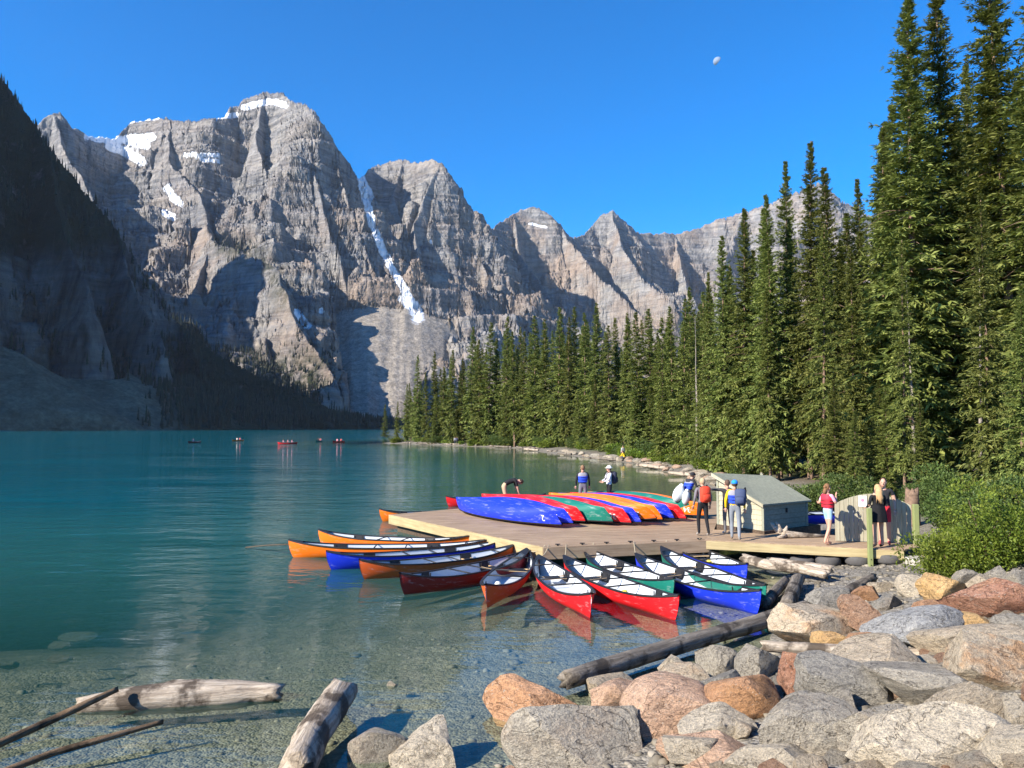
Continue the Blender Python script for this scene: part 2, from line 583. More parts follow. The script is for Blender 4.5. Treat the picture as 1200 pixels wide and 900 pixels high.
M = {}
M['mountain'] = mat_mountain('banded_limestone', 0.75, 0.86)
M['dark_mountain'] = mat_mountain('shade_darkened_rock', 0.9, 0.58, (0.24, 0.42), 0.48)  # limestone recipe darkened: the left slope's shade is in its colour
M['ground'] = mat_ground()
M['water'] = mat_water()
M['needles'] = mat_needles('spruce_needles', (0.065, 0.086, 0.022), (0.160, 0.190, 0.044), (0.29, 0.305, 0.088))
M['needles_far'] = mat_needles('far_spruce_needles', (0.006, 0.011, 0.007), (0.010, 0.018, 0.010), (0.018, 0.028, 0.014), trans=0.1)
M['leaves'] = mat_needles('willow_leaves', (0.06, 0.10, 0.013), (0.155, 0.22, 0.028), (0.29, 0.35, 0.06), 0.45, 0.38)
M['leaves_dark'] = mat_needles('alder_leaves', (0.035, 0.060, 0.016), (0.080, 0.120, 0.030), (0.15, 0.19, 0.055), 0.5, 0.3)
M['bark'] = mat_bark('spruce_bark', (0.10, 0.07, 0.05), (0.30, 0.20, 0.14))
M['bark_pale'] = mat_bark('dead_bark', (0.16, 0.14, 0.12), (0.34, 0.30, 0.26))
M['boulder'] = mat_boulder()
M['drift_pale'] = mat_drift('bleached_driftwood', (0.10, 0.075, 0.055), (0.42, 0.35, 0.27), (0.62, 0.55, 0.45))
M['drift_grey'] = mat_drift('grey_driftwood', (0.06, 0.05, 0.042), (0.19, 0.165, 0.135), (0.34, 0.30, 0.25))
M['drift_brown'] = mat_drift('brown_branch', (0.05, 0.035, 0.022), (0.16, 0.105, 0.06), (0.27, 0.19, 0.12))
M['plank'] = mat_wood('weathered_deck_wood', (0.24, 0.165, 0.105), (0.44, 0.325, 0.22))
M['fascia'] = mat_wood('treated_fascia_wood', (0.30, 0.23, 0.12), (0.48, 0.40, 0.22))
M['dark_wood'] = mat_wood('dark_beam_wood', (0.05, 0.035, 0.025), (0.14, 0.10, 0.07))  # one dark brown wood for float, rails, skids and pole
M['orange'] = mat_hull('orange_hull', (0.86, 0.17, 0.006))
M['rust'] = mat_hull('rust_orange_hull', (0.62, 0.10, 0.018))
M['red'] = mat_hull('red_hull', (0.66, 0.010, 0.016))
M['darkred'] = mat_hull('shade_dark_red_hull', (0.20, 0.012, 0.012))  # dark red, deepened to carry shade on the side turned from the sun
M['blue'] = mat_hull('blue_hull', (0.010, 0.035, 0.60))
M['green'] = mat_hull('green_hull', (0.008, 0.16, 0.12))
M['lining'] = plain('pale_canoe_lining', (0.50, 0.54, 0.58), 0.5, 0.12, 5)
M['black'] = plain('black_vinyl', (0.018, 0.018, 0.02), 0.5, 0.3, 9)
M['blackcloth'] = plain('black_cloth', (0.012, 0.012, 0.014), 0.9, 0.3, 14, 0.4)
M['ash'] = plain('varnished_ash', (0.52, 0.36, 0.19), 0.5, 0.2, 9)
M['white'] = plain('white_paint', (0.80, 0.80, 0.80), 0.5, 0.05)
M['rubber'] = plain('tyre_rubber', (0.085, 0.082, 0.08), 0.85, 0.35, 7, 0.5)
M['rope'] = plain('pale_rope', (0.42, 0.36, 0.25), 0.9, 0.2, 20)
M['skin'] = plain('skin', (0.55, 0.31, 0.22), 0.55, 0.06, 8)

# ------------------------------------------------------------------ lake, bed and shore
LAKE = [(-1500, -60), (-300, -30), (-40, 4.0), (-14, 6.2), (-6, 7.0), (-1.8, 7.9), (-0.1, 8.5), (1.0, 10.2), (2.3, 11.6), (4.2, 13.0), (5.2, 14.8),
        (5.9, 16.6), (7.2, 20.0), (9.5, 24), (11.2, 32), (12.0, 41), (13.2, 58), (12.6, 78), (7.5, 98), (0.2, 134), (-12, 153), (-24.5, 169), (-31, 178),
        (-29, 188), (-18, 230), (40, 400), (80, 700), (60, 1200), (0, 1480), (-150, 1430), (-219, 1300), (-258, 1150), (-300, 1000), (-340, 900), (-390, 800),
        (-450, 700), (-480, 500), (-470, 350), (-460, 250), (-700, 150), (-1500, 100)]


def shore_sd(X, Y):
    """distance to the shoreline, positive on land"""
    P = np.array(LAKE, float)
    Q = np.roll(P, -1, 0)
    best = np.full(X.shape, 1e18)
    ins = np.zeros(X.shape, bool)
    for (ax, ay), (bx, by) in zip(P, Q):
        dx, dy = bx - ax, by - ay
        t = np.clip(((X - ax) * dx + (Y - ay) * dy) / (dx * dx + dy * dy), 0, 1)
        best = np.minimum(best, (X - ax - t * dx) ** 2 + (Y - ay - t * dy) ** 2)
        c = (ay > Y) != (by > Y)
        with np.errstate(divide='ignore', invalid='ignore'):
            ins ^= c & (X < (bx - ax) * (Y - ay) / (by - ay + 1e-12) + ax)
    d = np.sqrt(best)
    return np.where(ins, -d, d)


def sstep(a, b, x):
    t = np.clip((x - a) / (b - a), 0, 1)
    return t * t * (3 - 2 * t)


def ground_z(X, Y, noise=True):
    X = np.asarray(X, float)
    Y = np.asarray(Y, float)
    sd = shore_sd(X, Y)
    bank = 1 - sstep(12.5, 17.0, Y - 0.25 * (X - 4))
    steep = np.minimum(0.27 * sd, 2.35 - 0.0 * sd)
    gentle = np.where(sd < 6, 0.10 * sd, 0.6 + np.minimum(0.12 * (sd - 6), 3.0))
    land = bank * steep + (1 - bank) * gentle
    dep = -sd
    bed = -np.minimum(0.07 * np.maximum(dep, 0) + 0.006 * np.maximum(dep, 0) ** 2, 14)
    z = np.where(sd > 0, land, bed)
    if noise:
        p = np.stack([X, Y, 0 * X], -1).reshape(-1, 3)
        n = fbm(p * 0.5, 4, 3).reshape(X.shape) * np.minimum(1, 0.25 + np.abs(sd) * 0.1) * 0.16
        z = z + np.where(np.abs(sd) < 60, n, 0)
    return z, sd


def fan(angs, rs):
    A, Rr = np.meshgrid(angs, rs)
    return Rr * np.sin(A), Rr * np.cos(A)


angs = np.concatenate([np.radians(np.arange(-180, -44, 6)), np.radians(np.linspace(-44, 44, 330)), np.radians(np.arange(50, 181, 6))])
rs = np.concatenate([[0.0], np.geomspace(0.8, 60, 200), np.geomspace(62, 9000, 90)])
GX, GY = fan(angs, rs)
GZ, GSD = ground_z(GX, GY)
wood = sstep(2.5, 7.0, GSD + 2.0 * fbm(np.stack([GX, GY, 0 * GX], -1).reshape(-1, 3) * 0.15, 3, 9).reshape(GX.shape)) * sstep(13, 20, GY + 0.2 * GX)
gme = mesh_np('ground', np.stack([GX, GY, GZ], -1).reshape(-1, 3), grid_faces(*GX.shape),
              {'bed': sstep(0.3, -0.3, GSD) if False else 1 - sstep(-0.5, 0.25, GSD), 'wood': wood}, True, [M['ground']])
ground = tag(link('ground', gme), 'gravelly shore, forest floor and pebbled lake bed', None, None, 'structure')

wr = np.concatenate([[0.0], np.geomspace(3, 60, 130), np.geomspace(62, 2500, 110)])
WX, WY = fan(angs, wr)
_, WSD = ground_z(WX, WY, False)
dep = np.maximum(0, -WSD)
wdep = np.minimum(0.07 * dep + 0.006 * dep ** 2, 14)
wme = mesh_np('lake', np.stack([WX, WY, 0 * WX], -1).reshape(-1, 3), grid_faces(*WX.shape), {'depth': wdep}, True, [M['water']])
lake = tag(link('lake', wme), 'turquoise glacial lake, clear over pebbles near the shore', None, None, 'structure')


def gz(x, y):
    return float(ground_z(np.array([x]), np.array([y]))[0][0])


def on_ground(px, py, lift=0.0):
    """where the line of sight through a pixel meets the ground (or the water surface if that is higher)"""
    d = ray(px, py)
    ts = np.linspace(2, 80, 800)
    P = np.array([[d.x * t, d.y * t, CAM_H + d.z * t] for t in ts])
    z = np.maximum(ground_z(P[:, 0], P[:, 1], False)[0], -0.15) + lift
    k = int(np.argmax(P[:, 2] <= z))
    return Vector(P[k])


# ------------------------------------------------------------------ mountains
def ridge_pts(lst):
    return [(*atd(px, py, r), k) for (px, py, r, *kk) in lst for k in [kk[0] if kk else 1.0]]


PROF_D = np.array([0, 40, 110, 220, 420, 700, 1100, 2600.])
PROF_H = np.array([0, 75, 220, 390, 600, 800, 1020, 1750.])


def ridge_field(X, Y, ridges):
    best = np.full(X.shape, -1e9)
    dist = np.zeros(X.shape)
    idx = np.zeros(X.shape, int)
    for ri, (pts, ks, lin) in enumerate(ridges):
        for a, b in zip(pts[:-1], pts[1:]):
            dx, dy = b[0] - a[0], b[1] - a[1]
            t = np.clip(((X - a[0]) * dx + (Y - a[1]) * dy) / (dx * dx + dy * dy + 1e-9), 0, 1)
            d = np.hypot(X - a[0] - t * dx, Y - a[1] - t * dy)
            if lin:
                h = a[2] + t * (b[2] - a[2]) - ks * d
            else:
                h = a[2] + t * (b[2] - a[2]) - np.interp(d * ks, PROF_D, PROF_H)
            w = h > best
            best = np.where(w, h, best)
            dist = np.where(w, d, dist)
            idx = np.where(w, ri, idx)
    return best, dist, idx


def seg_dist(px, py, line):
    best = np.full(px.shape, 1e9)
    if len(line) == 1:
        line = line * 2
    for (ax, ay), (bx, by) in zip(line[:-1], line[1:]):
        dx, dy = bx - ax, by - ay
        t = np.clip(((px - ax) * dx + (py - ay) * dy) / (dx * dx + dy * dy + 1e-9), 0, 1)
        best = np.minimum(best, np.hypot(px - ax - t * dx, py - ay - t * dy))
    return best


def mountain(name, cols, r0f, r1f, ridges, rows, rough, seed, floor_f, snow=(), samples=420, warmf=None, greenf=None, strata_amp=1.0, mat='mountain', floor_scree=True, carve=None):
    C = np.asarray(cols, float)
    tanx = (C - 600) / F
    r0 = r0f(C)
    r1 = r1f(C)
    S = np.linspace(0, 1, samples)[:, None]
    Y = r0 + (r1 - r0) * S
    X = Y * tanx
    shp = X.shape
    p = np.stack([X, Y, 0 * X], -1).reshape(-1, 3)
    wx = fbm(p / 170.0, 3, seed + 1).reshape(shp) * 26 * rough
    wy = fbm(p / 170.0, 3, seed + 5).reshape(shp) * 26 * rough
    Hh, D, I = ridge_field(X + wx, Y + wy, ridges)
    am = np.clip(D / 160.0, 0.06, 1)
    big = fbm(p / 300.0, 4, seed + 9, 0.5, True).reshape(shp)
    med = fbm(p / 60.0, 3, seed + 14, 0.55, True).reshape(shp)
    islin = np.array([1.0 if q[2] else 0.0 for q in ridges])[I]
    Hh = Hh + (1 - islin * 0.93) * rough * (am * 190 * (big - 0.48) + np.clip(D / 60, 0.1, 1) * 14 * (med - 0.4))
    if carve is not None:
        Hh = Hh - carve(X, Y)
    Hh = Hh + rough * 16 * fbm(p / 34.0, 3, seed + 44, 0.6).reshape(shp) * np.exp(-D / 45)
    fl = floor_f(X, Y)
    tal = np.maximum(islin, sstep(-8, 8, fl - Hh)) if floor_scree else islin
    Hh = np.maximum(Hh, fl + 0.0)
    Hh = np.minimum(Hh, -8 + (Y - r0) * 2.5)
    # ledges
    ln = fbm(p / 400.0, 2, seed + 20).reshape(shp) * 60
    Zs = Hh + ln
    led = (11 * np.sin(Zs * 2 * np.pi / 88) + 5.5 * np.sin(Zs * 2 * np.pi / 41 + 1) + 2.6 * np.sin(Zs * 2 * np.pi / 19 + 2))
    Hh = Hh + led * (1 - tal) * strata_amp * np.clip(D / 50, 0.1, 1)
    # even spacing down each face
    ds = np.hypot(np.diff(Y, axis=0) * 0.45, np.diff(Hh, axis=0))
    L = np.concatenate([np.zeros((1, len(C))), np.cumsum(ds, 0)])
    u = np.linspace(0, 1, rows)
    Yo = np.empty((rows, len(C)))
    Ho = np.empty_like(Yo)
    To = np.empty_like(Yo)
    Do = np.empty_like(Yo)
    for c in range(len(C)):
        l = L[:, c] / L[-1, c]
        Yo[:, c] = np.interp(u, l, Y[:, c])
        Ho[:, c] = np.interp(u, l, Hh[:, c])
        To[:, c] = np.interp(u, l, tal[:, c])
        Do[:, c] = np.interp(u, l, D[:, c])
    Xo = Yo * tanx
    P = np.stack([Xo, Yo, Ho], -1)
    du = np.gradient(P, axis=1)
    dv = np.gradient(P, axis=0)
    N = np.cross(du, dv)
    N /= np.linalg.norm(N, axis=2)[..., None] + 1e-9
    q = P.reshape(-1, 3)
    qs = q * np.array([0.13, 0.13, 1.6]) + np.array([0.04, 0.06, 0])
    dis = (fbm(qs / 30.0, 3, seed + 30, 0.65) * 10 + fbm(q * np.array([1, 1, 0.3]) / 26.0, 3, seed + 34, 0.6, True) * 3.4 + fbm(q / 9.0, 2, seed + 38, 0.6) * 2.2).reshape(Xo.shape)
    dis *= (1 - 0.9 * To) * np.clip(Do / 40, 0.25, 1) * rough
    P = P + N * dis[..., None]
    px, py = proj(P[..., 0], P[..., 1], P[..., 2])
    sn = np.zeros(px.shape)
    for line, rad in snow:
        sn = np.maximum(sn, np.clip(1.15 - 0.6 * seg_dist(px, py, line) / rad, 0, 1))
    at = {'snow': sn, 'talus': To, 'warm': warmf(px, py) if warmf else np.ones(px.shape), 'green': greenf(px, py) if greenf else np.zeros(px.shape)}
    me = mesh_np(name, P.reshape(-1, 3), grid_faces(rows, len(C)), at, True, [M[mat]])
    return me, P, px, py, To


SKY = [(20, 158, 2300), (48, 142, 2350), (58, 134, 2380), (70, 132, 2400), (82, 147, 2450), (100, 158, 2520), (136, 160, 2650), (152, 143, 2750), (180, 137, 2700), (200, 142, 2600), (252, 138, 2560), (264, 137, 2600), (268, 127, 2650), (282, 124, 2690),
       (287, 115, 2700), (300, 113, 2710), (310, 109, 2720), (334, 111, 2700), (338, 118, 2620), (352, 121, 2520), (367, 128, 2450), (374, 142, 2440), (392, 166, 2460), (410, 191, 2560), (421, 209, 2700),
       (438, 195, 2800), (455, 187, 2820), (471, 184, 2800), (486, 191, 2750), (505, 189, 2680), (520, 191, 2640), (530, 211, 2640), (540, 233, 2680), (560, 256, 2800), (577, 269, 3000),
       (590, 257, 3200), (605, 247, 3280), (622, 240, 3300), (640, 247, 3300), (653, 263, 3300), (670, 279, 3400), (682, 275, 3500), (697, 261, 3600), (708, 249, 3620), (718, 244, 3620), (730, 256, 3650), (744, 271, 3750),
       (790, 274, 3950), (822, 265, 4000), (850, 254, 4000), (880, 244, 4000), (905, 235, 3950), (935, 224, 3900), (960, 214, 3880), (985, 234, 3900), (1040, 262, 3900), (1120, 290, 3900), (1250, 300, 3800), (1400, 270, 3700), (1600, 250, 3600)]
SPURS = [
    [(352, 123, 2500), (358, 160, 2400), (368, 215, 2260), (388, 275, 2130), (415, 325, 2010), (432, 368, 1930)],
    [(310, 112, 2700), (300, 165, 2480), (312, 215, 2360), (335, 262, 2240), (352, 300, 2130)],
    [(64, 133, 2390), (84, 190, 2200), (112, 240, 2080), (146, 300, 1960), (175, 350, 1880)],
    [(200, 142, 2600), (196, 190, 2430), (232, 225, 2280), (240, 262, 2150), (250, 281, 1950), (285, 292, 1830), (318, 312, 1730), (345, 360, 1590), (372, 420, 1470), (392, 455, 1400)],
    [(270, 270, 2100), (245, 300, 1900), (225, 345, 1790)],
    [(520, 191, 2640), (500, 225, 2540), (486, 262, 2440), (492, 305, 2330), (512, 350, 2210), (532, 395, 2080), (548, 430, 1980)],
    [(471, 184, 2800), (462, 225, 2660), (468, 262, 2560), (474, 300, 2460)],
    [(540, 233, 2680), (556, 290, 2500), (580, 335, 2360), (600, 380, 2220)],
    [(600, 250, 3250), (612, 300, 3020), (640, 340, 2800), (655, 380, 2600), (680, 420, 2450)],
    [(653, 263, 3300), (690, 312, 3050), (722, 345, 2860), (758, 372, 2700), (790, 410, 2550)],
    [(718, 244, 3620), (728, 290, 3380), (752, 325, 3200), (790, 350, 3050)],
    [(790, 274, 3950), (800, 320, 3600), (815, 352, 3400)],
    [(870, 247, 4000), (850, 300, 3600), (840, 345, 3350)],
    [(960, 214, 3880), (930, 290, 3500), (900, 345, 3300)],
    [(392, 166, 2460), (404, 225, 2330), (418, 270, 2220), (440, 312, 2120), (446, 350, 2040)],
]
sky_pts = [tuple(atd(px, py, r)) for px, py, r in SKY]
spur_pts = [[tuple(atd(px, py, r)) for px, py, r in s] for s in SPURS]
rid = [(sky_pts, 1.0, False)] + [(s, 1.75 if i != 3 else 1.15, False) for i, s in enumerate(spur_pts)]
skpx = np.array([s[0] for s in SKY], float)
skr = np.array([s[2] for s in SKY], float)

SNOW = [([(103, 160), (130, 164), (158, 162), (178, 161)], 5), ([(128, 170), (148, 178), (166, 189)], 6), ([(150, 166), (172, 170)], 5), ([(216, 181), (256, 182)], 3), ([(236, 187), (256, 189)], 2.5),
        ([(286, 126), (303, 121), (318, 119), (334, 123)], 4), ([(256, 136), (278, 135)], 3.5), ([(196, 220), (203, 232), (212, 238)], 4.5), ([(193, 249), (204, 255)], 4),
        ([(423, 208), (429, 235), (436, 262), (447, 290), (460, 316), (471, 334), (480, 350)], 4.6), ([(424, 210), (434, 230)], 4.5), ([(474, 350), (486, 360), (490, 372)], 7), ([(348, 366), (360, 381)], 4.5), ([(377, 364)], 4), ([(505, 283)], 3),
        ([(150, 143), (170, 139), (184, 138)], 2.5), ([(620, 262), (640, 266)], 1.6)]


def main_floor(X, Y):
    px = 600 + F * X / Y
    tx, ty = [0, 300, 380, 440, 480, 560, 620, 700, 800, 1100], [1850, 1650, 1450, 1425, 1440, 1600, 1950, 2400, 2800, 3000]
    toe = sum(np.interp(px + o_, tx, ty) for o_ in (-50, -30, -10, 10, 30, 50)) / 6
    toe = toe + 40 * fbm(np.stack([px / 34, Y / 900, 0 * px], -1).reshape(-1, 3), 3, 77).reshape(px.shape)
    return -6 + np.maximum(-10, 0.60 * (Y - toe) - 0.00005 * np.maximum(Y - toe, 0) ** 2)


def main_green(px, py):
    g = sstep(26, 0, seg_dist(px, py, [(262, 288), (300, 300), (322, 322), (335, 350)])) * 0.7
    return np.maximum(g, sstep(395, 440, py) * sstep(398, 370, px))


def main_carve(X, Y):
    px = 600 + F * X / Y
    return 240 * sstep(380, 410, px + (Y - 1800) * 0.06) * sstep(520, 470, px - (Y - 1800) * 0.04) * sstep(2090, 1960, Y)


cols = np.concatenate([np.arange(14, 832, 1.05), np.arange(833, 1100, 2.5), np.arange(1106, 1600, 8)])
mme, MP, mpx, mpy, mtal = mountain('mountain_range', cols, lambda c: np.interp(c, [0, 300, 380, 600, 800, 1100], [1650, 1380, 1330, 1450, 1700, 2000]),
                             lambda c: np.interp(c, skpx, skr) + 260, rid, 430, 1.0, 40, main_floor, SNOW, 430,
                             lambda px, py: 0.35 + 0.65 * sstep(190, 300, py), main_green, carve=main_carve)
mrange = tag(link('mountain_range', mme), 'jagged grey rock peaks with snow patches behind the lake', 'mountain', None, 'structure')

# the shaded mountain on the near left shore
LEFT = [(-900, -420, 500), (-600, -420, 600), (-420, -300, 700), (-260, -160, 820), (-120, -40, 960), (-40, 45, 1060), (0, 84, 1100), (20, 110, 1100), (45, 146, 1110), (70, 180, 1120), (97, 219, 1130), (130, 266, 1150), (160, 310, 1170), (188, 350, 1190), (215, 384, 1210),  # crest points left of frame are unseen, drawn near to shade the slope
        (245, 412, 1230), (290, 434, 1250), (340, 458, 1270), (385, 478, 1290), (425, 494, 1320), (470, 502, 1330)]
left_spurs = [
    [(45, 146, 1110), (70, 240, 1000), (95, 312, 930), (110, 345, 900)],
    [(-60, 0, 1070), (-30, 150, 1000), (-15, 260, 940), (0, 315, 920), (10, 330, 915)],
    [(130, 266, 1150), (150, 330, 1060), (170, 372, 1000), (195, 410, 960)],
    [(215, 384, 1210), (235, 430, 1100), (255, 470, 1020)],
]
fan_r = [(-200, 330, 820), (-60, 372, 800), (0, 402, 790), (40, 428, 775), (90, 458, 765), (160, 500, 770)]
SHADE_RIDGE = [(-300, -150, 1300), (-100, 10, 1450), (0, 97, 1560), (45, 159, 1600), (70, 193, 1630), (97, 233, 1660), (130, 282, 1700), (160, 326, 1730), (190, 366, 1750)]  # hidden ridge added behind the crest to throw shade on spur and talus
lr = [([tuple(atd(*q)) for q in LEFT], 1.38, False)] + [([tuple(atd(*q)) for q in s], 1.9, False) for s in left_spurs] + [([tuple(atd(*q)) for q in fan_r], 0.62, True)] + [([tuple(atd(*q)) for q in SHADE_RIDGE], 1.0, False)]
lpx = np.array([q[0] for q in LEFT], float)
lrr = np.array([q[2] for q in LEFT], float)


def left_floor(X, Y):
    px = 600 + F * X / Y
    toe = np.interp(px, [-900, -600, -300, 0, 160, 250, 330, 400, 450, 480], [250, 330, 500, 700, 770, 870, 960, 1080, 1230, 1330])
    cap = np.interp(px, [0, 150, 240, 300, 350, 480], [60, 60, 40, 18, 6, 1])
    return -4 + np.minimum(0.55 * (Y - toe), cap + cap / 60 * 0.2 * np.maximum(0, Y - toe - 110))


lcols = np.concatenate([np.arange(-900, -62, 7.0), np.arange(-60, 480, 1.15)])
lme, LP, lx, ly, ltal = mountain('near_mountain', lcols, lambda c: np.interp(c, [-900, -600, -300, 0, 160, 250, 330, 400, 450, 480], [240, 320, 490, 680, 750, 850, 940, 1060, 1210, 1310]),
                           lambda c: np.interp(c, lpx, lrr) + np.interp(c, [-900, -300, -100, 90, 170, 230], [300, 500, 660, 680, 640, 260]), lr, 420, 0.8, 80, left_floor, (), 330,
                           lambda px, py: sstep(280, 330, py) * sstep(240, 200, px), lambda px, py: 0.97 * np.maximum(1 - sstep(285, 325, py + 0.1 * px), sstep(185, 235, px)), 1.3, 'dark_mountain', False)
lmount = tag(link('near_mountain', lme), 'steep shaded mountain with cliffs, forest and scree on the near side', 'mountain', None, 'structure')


# woods on the far slopes: thousands of spires that read as one mass
def spire_mesh(name, pts, hs, mat, seed=3):
    rg = np.random.RandomState(seed)
    V, Fc, tone = [], [], []
    n = 5
    layers = [(0.0, 0.45, 1.0), (0.22, 0.66, 0.8), (0.45, 0.84, 0.6), (0.66, 1.0, 0.42)]
    base = 0
    for p, h in zip(pts, hs):
        r = h * rg.uniform(0.11, 0.16)
        tn = rg.uniform(0, 1)
        for (a, b, s) in layers:
            ph = rg.uniform(0, 6.28)
            k = np.arange(n)
            rr = r * s * rg.uniform(0.75, 1.2, n)
            ring = np.stack([p[0] + rr * np.cos(ph + k * 2 * np.pi / n), p[1] + rr * np.sin(ph + k * 2 * np.pi / n), p[2] + h * a + h * 0.04 * rg.uniform(-1, 1, n)], -1)
            V.append(ring)
            V.append(np.array([[p[0], p[1], p[2] + h * b]]))
            for i in range(n):
                Fc.append((base + i, base + (i + 1) % n, base + n))
            tone += [tn * 0.7] * n + [min(1, tn * 0.7 + 0.3)]
            base += n + 1
    return mesh_np(name, np.concatenate(V), np.array(Fc), {'tone': tone}, False, [mat])


def pick(P, px, py, dens, n, seed):
    rg = np.random.RandomState(seed)
    w = dens.ravel() * 1.0
    k = rg.choice(w.size, n, p=w / w.sum())
    pts = P.reshape(-1, 3)[k] + np.concatenate([rg.normal(0, 2.0, (n, 2)), np.full((n, 1), -1.0)], 1)
    return pts, rg


cell = np.gradient(LP[..., 1], axis=0).__abs__() * (LP[..., 1] / F)
dn = fbm(LP.reshape(-1, 3) / 60, 3, 5).reshape(lx.shape)
low = np.maximum(sstep(150, 205, lx + 0.35 * (ly - 400) + 40 * dn) * sstep(330, 400, ly), 0.8 * sstep(8, 40, lx - (ly - 395) * 1.6 + 30 * dn) * sstep(405, 440, ly + 60 * dn))
up = (1 - sstep(275, 325, ly + 20 * dn)) * 1.0 * sstep(-0.15, 0.2, dn)
crest = np.zeros(lx.shape)
crest[int(lx.shape[0] * 0.0):] = 0
sk = np.interp(lx, lpx, [q[1] for q in LEFT])
crest = np.where((ly - sk < 16) & (ly - sk > -3), 0.8, 0)
ledge = sstep(0.05, 0.25, dn) * 0.6 * sstep(300, 330, ly) * sstep(440, 410, ly - 0.2 * lx)
dens = np.maximum(np.maximum(low, up), np.maximum(crest, ledge)) * (1 - ltal * sstep(205, 150, lx + 50 * dn)) * (lx > -70) * (ly > -40) * (cell + 0.4)
dens = np.where(ly > 503, 0, dens)
pts, rg = pick(LP, lx, ly, dens, 9000, 4)
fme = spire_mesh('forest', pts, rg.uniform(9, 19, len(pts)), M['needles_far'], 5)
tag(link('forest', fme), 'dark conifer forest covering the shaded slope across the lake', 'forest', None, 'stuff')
cell2 = np.gradient(MP[..., 1], axis=0).__abs__() * (MP[..., 1] / F)
dn2 = fbm(MP.reshape(-1, 3) / 90, 3, 6).reshape(mpx.shape)
dens2 = (sstep(395, 430, mpy + 25 * dn2) * sstep(398, 370, mpx) + 0.35 * sstep(0.0, 0.25, dn2) * sstep(30, 6, seg_dist(mpx, mpy, [(270, 296), (312, 318), (340, 360), (360, 400)]))) * (cell2 + 0.4)
pts, rg = pick(MP, mpx, mpy, dens2, 1800, 8)
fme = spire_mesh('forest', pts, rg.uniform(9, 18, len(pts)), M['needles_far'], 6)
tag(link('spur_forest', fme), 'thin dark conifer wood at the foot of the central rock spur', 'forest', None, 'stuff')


# ------------------------------------------------------------------ trees and bushes
def quads_from(P, D, U, L, W, fold=0.15):
    """leaf-shaped four-cornered faces: P base, D direction, U up, L length, W half width"""
    D = D / (np.linalg.norm(D, axis=1)[:, None] + 1e-9)
    S = np.cross(D, U)
    S /= np.linalg.norm(S, axis=1)[:, None] + 1e-9
    N = np.cross(S, D)
    mid = P + D * (L * 0.45)[:, None]
    a = mid + S * W[:, None] + N * (W * fold)[:, None]
    b = P + D * L[:, None] - N * (L * 0.12)[:, None]
    c = mid - S * W[:, None] + N * (W * fold)[:, None]
    V = np.stack([P, a, b, c], 1).reshape(-1, 3)
    n = len(P)
    return V, np.arange(4 * n).reshape(n, 4)


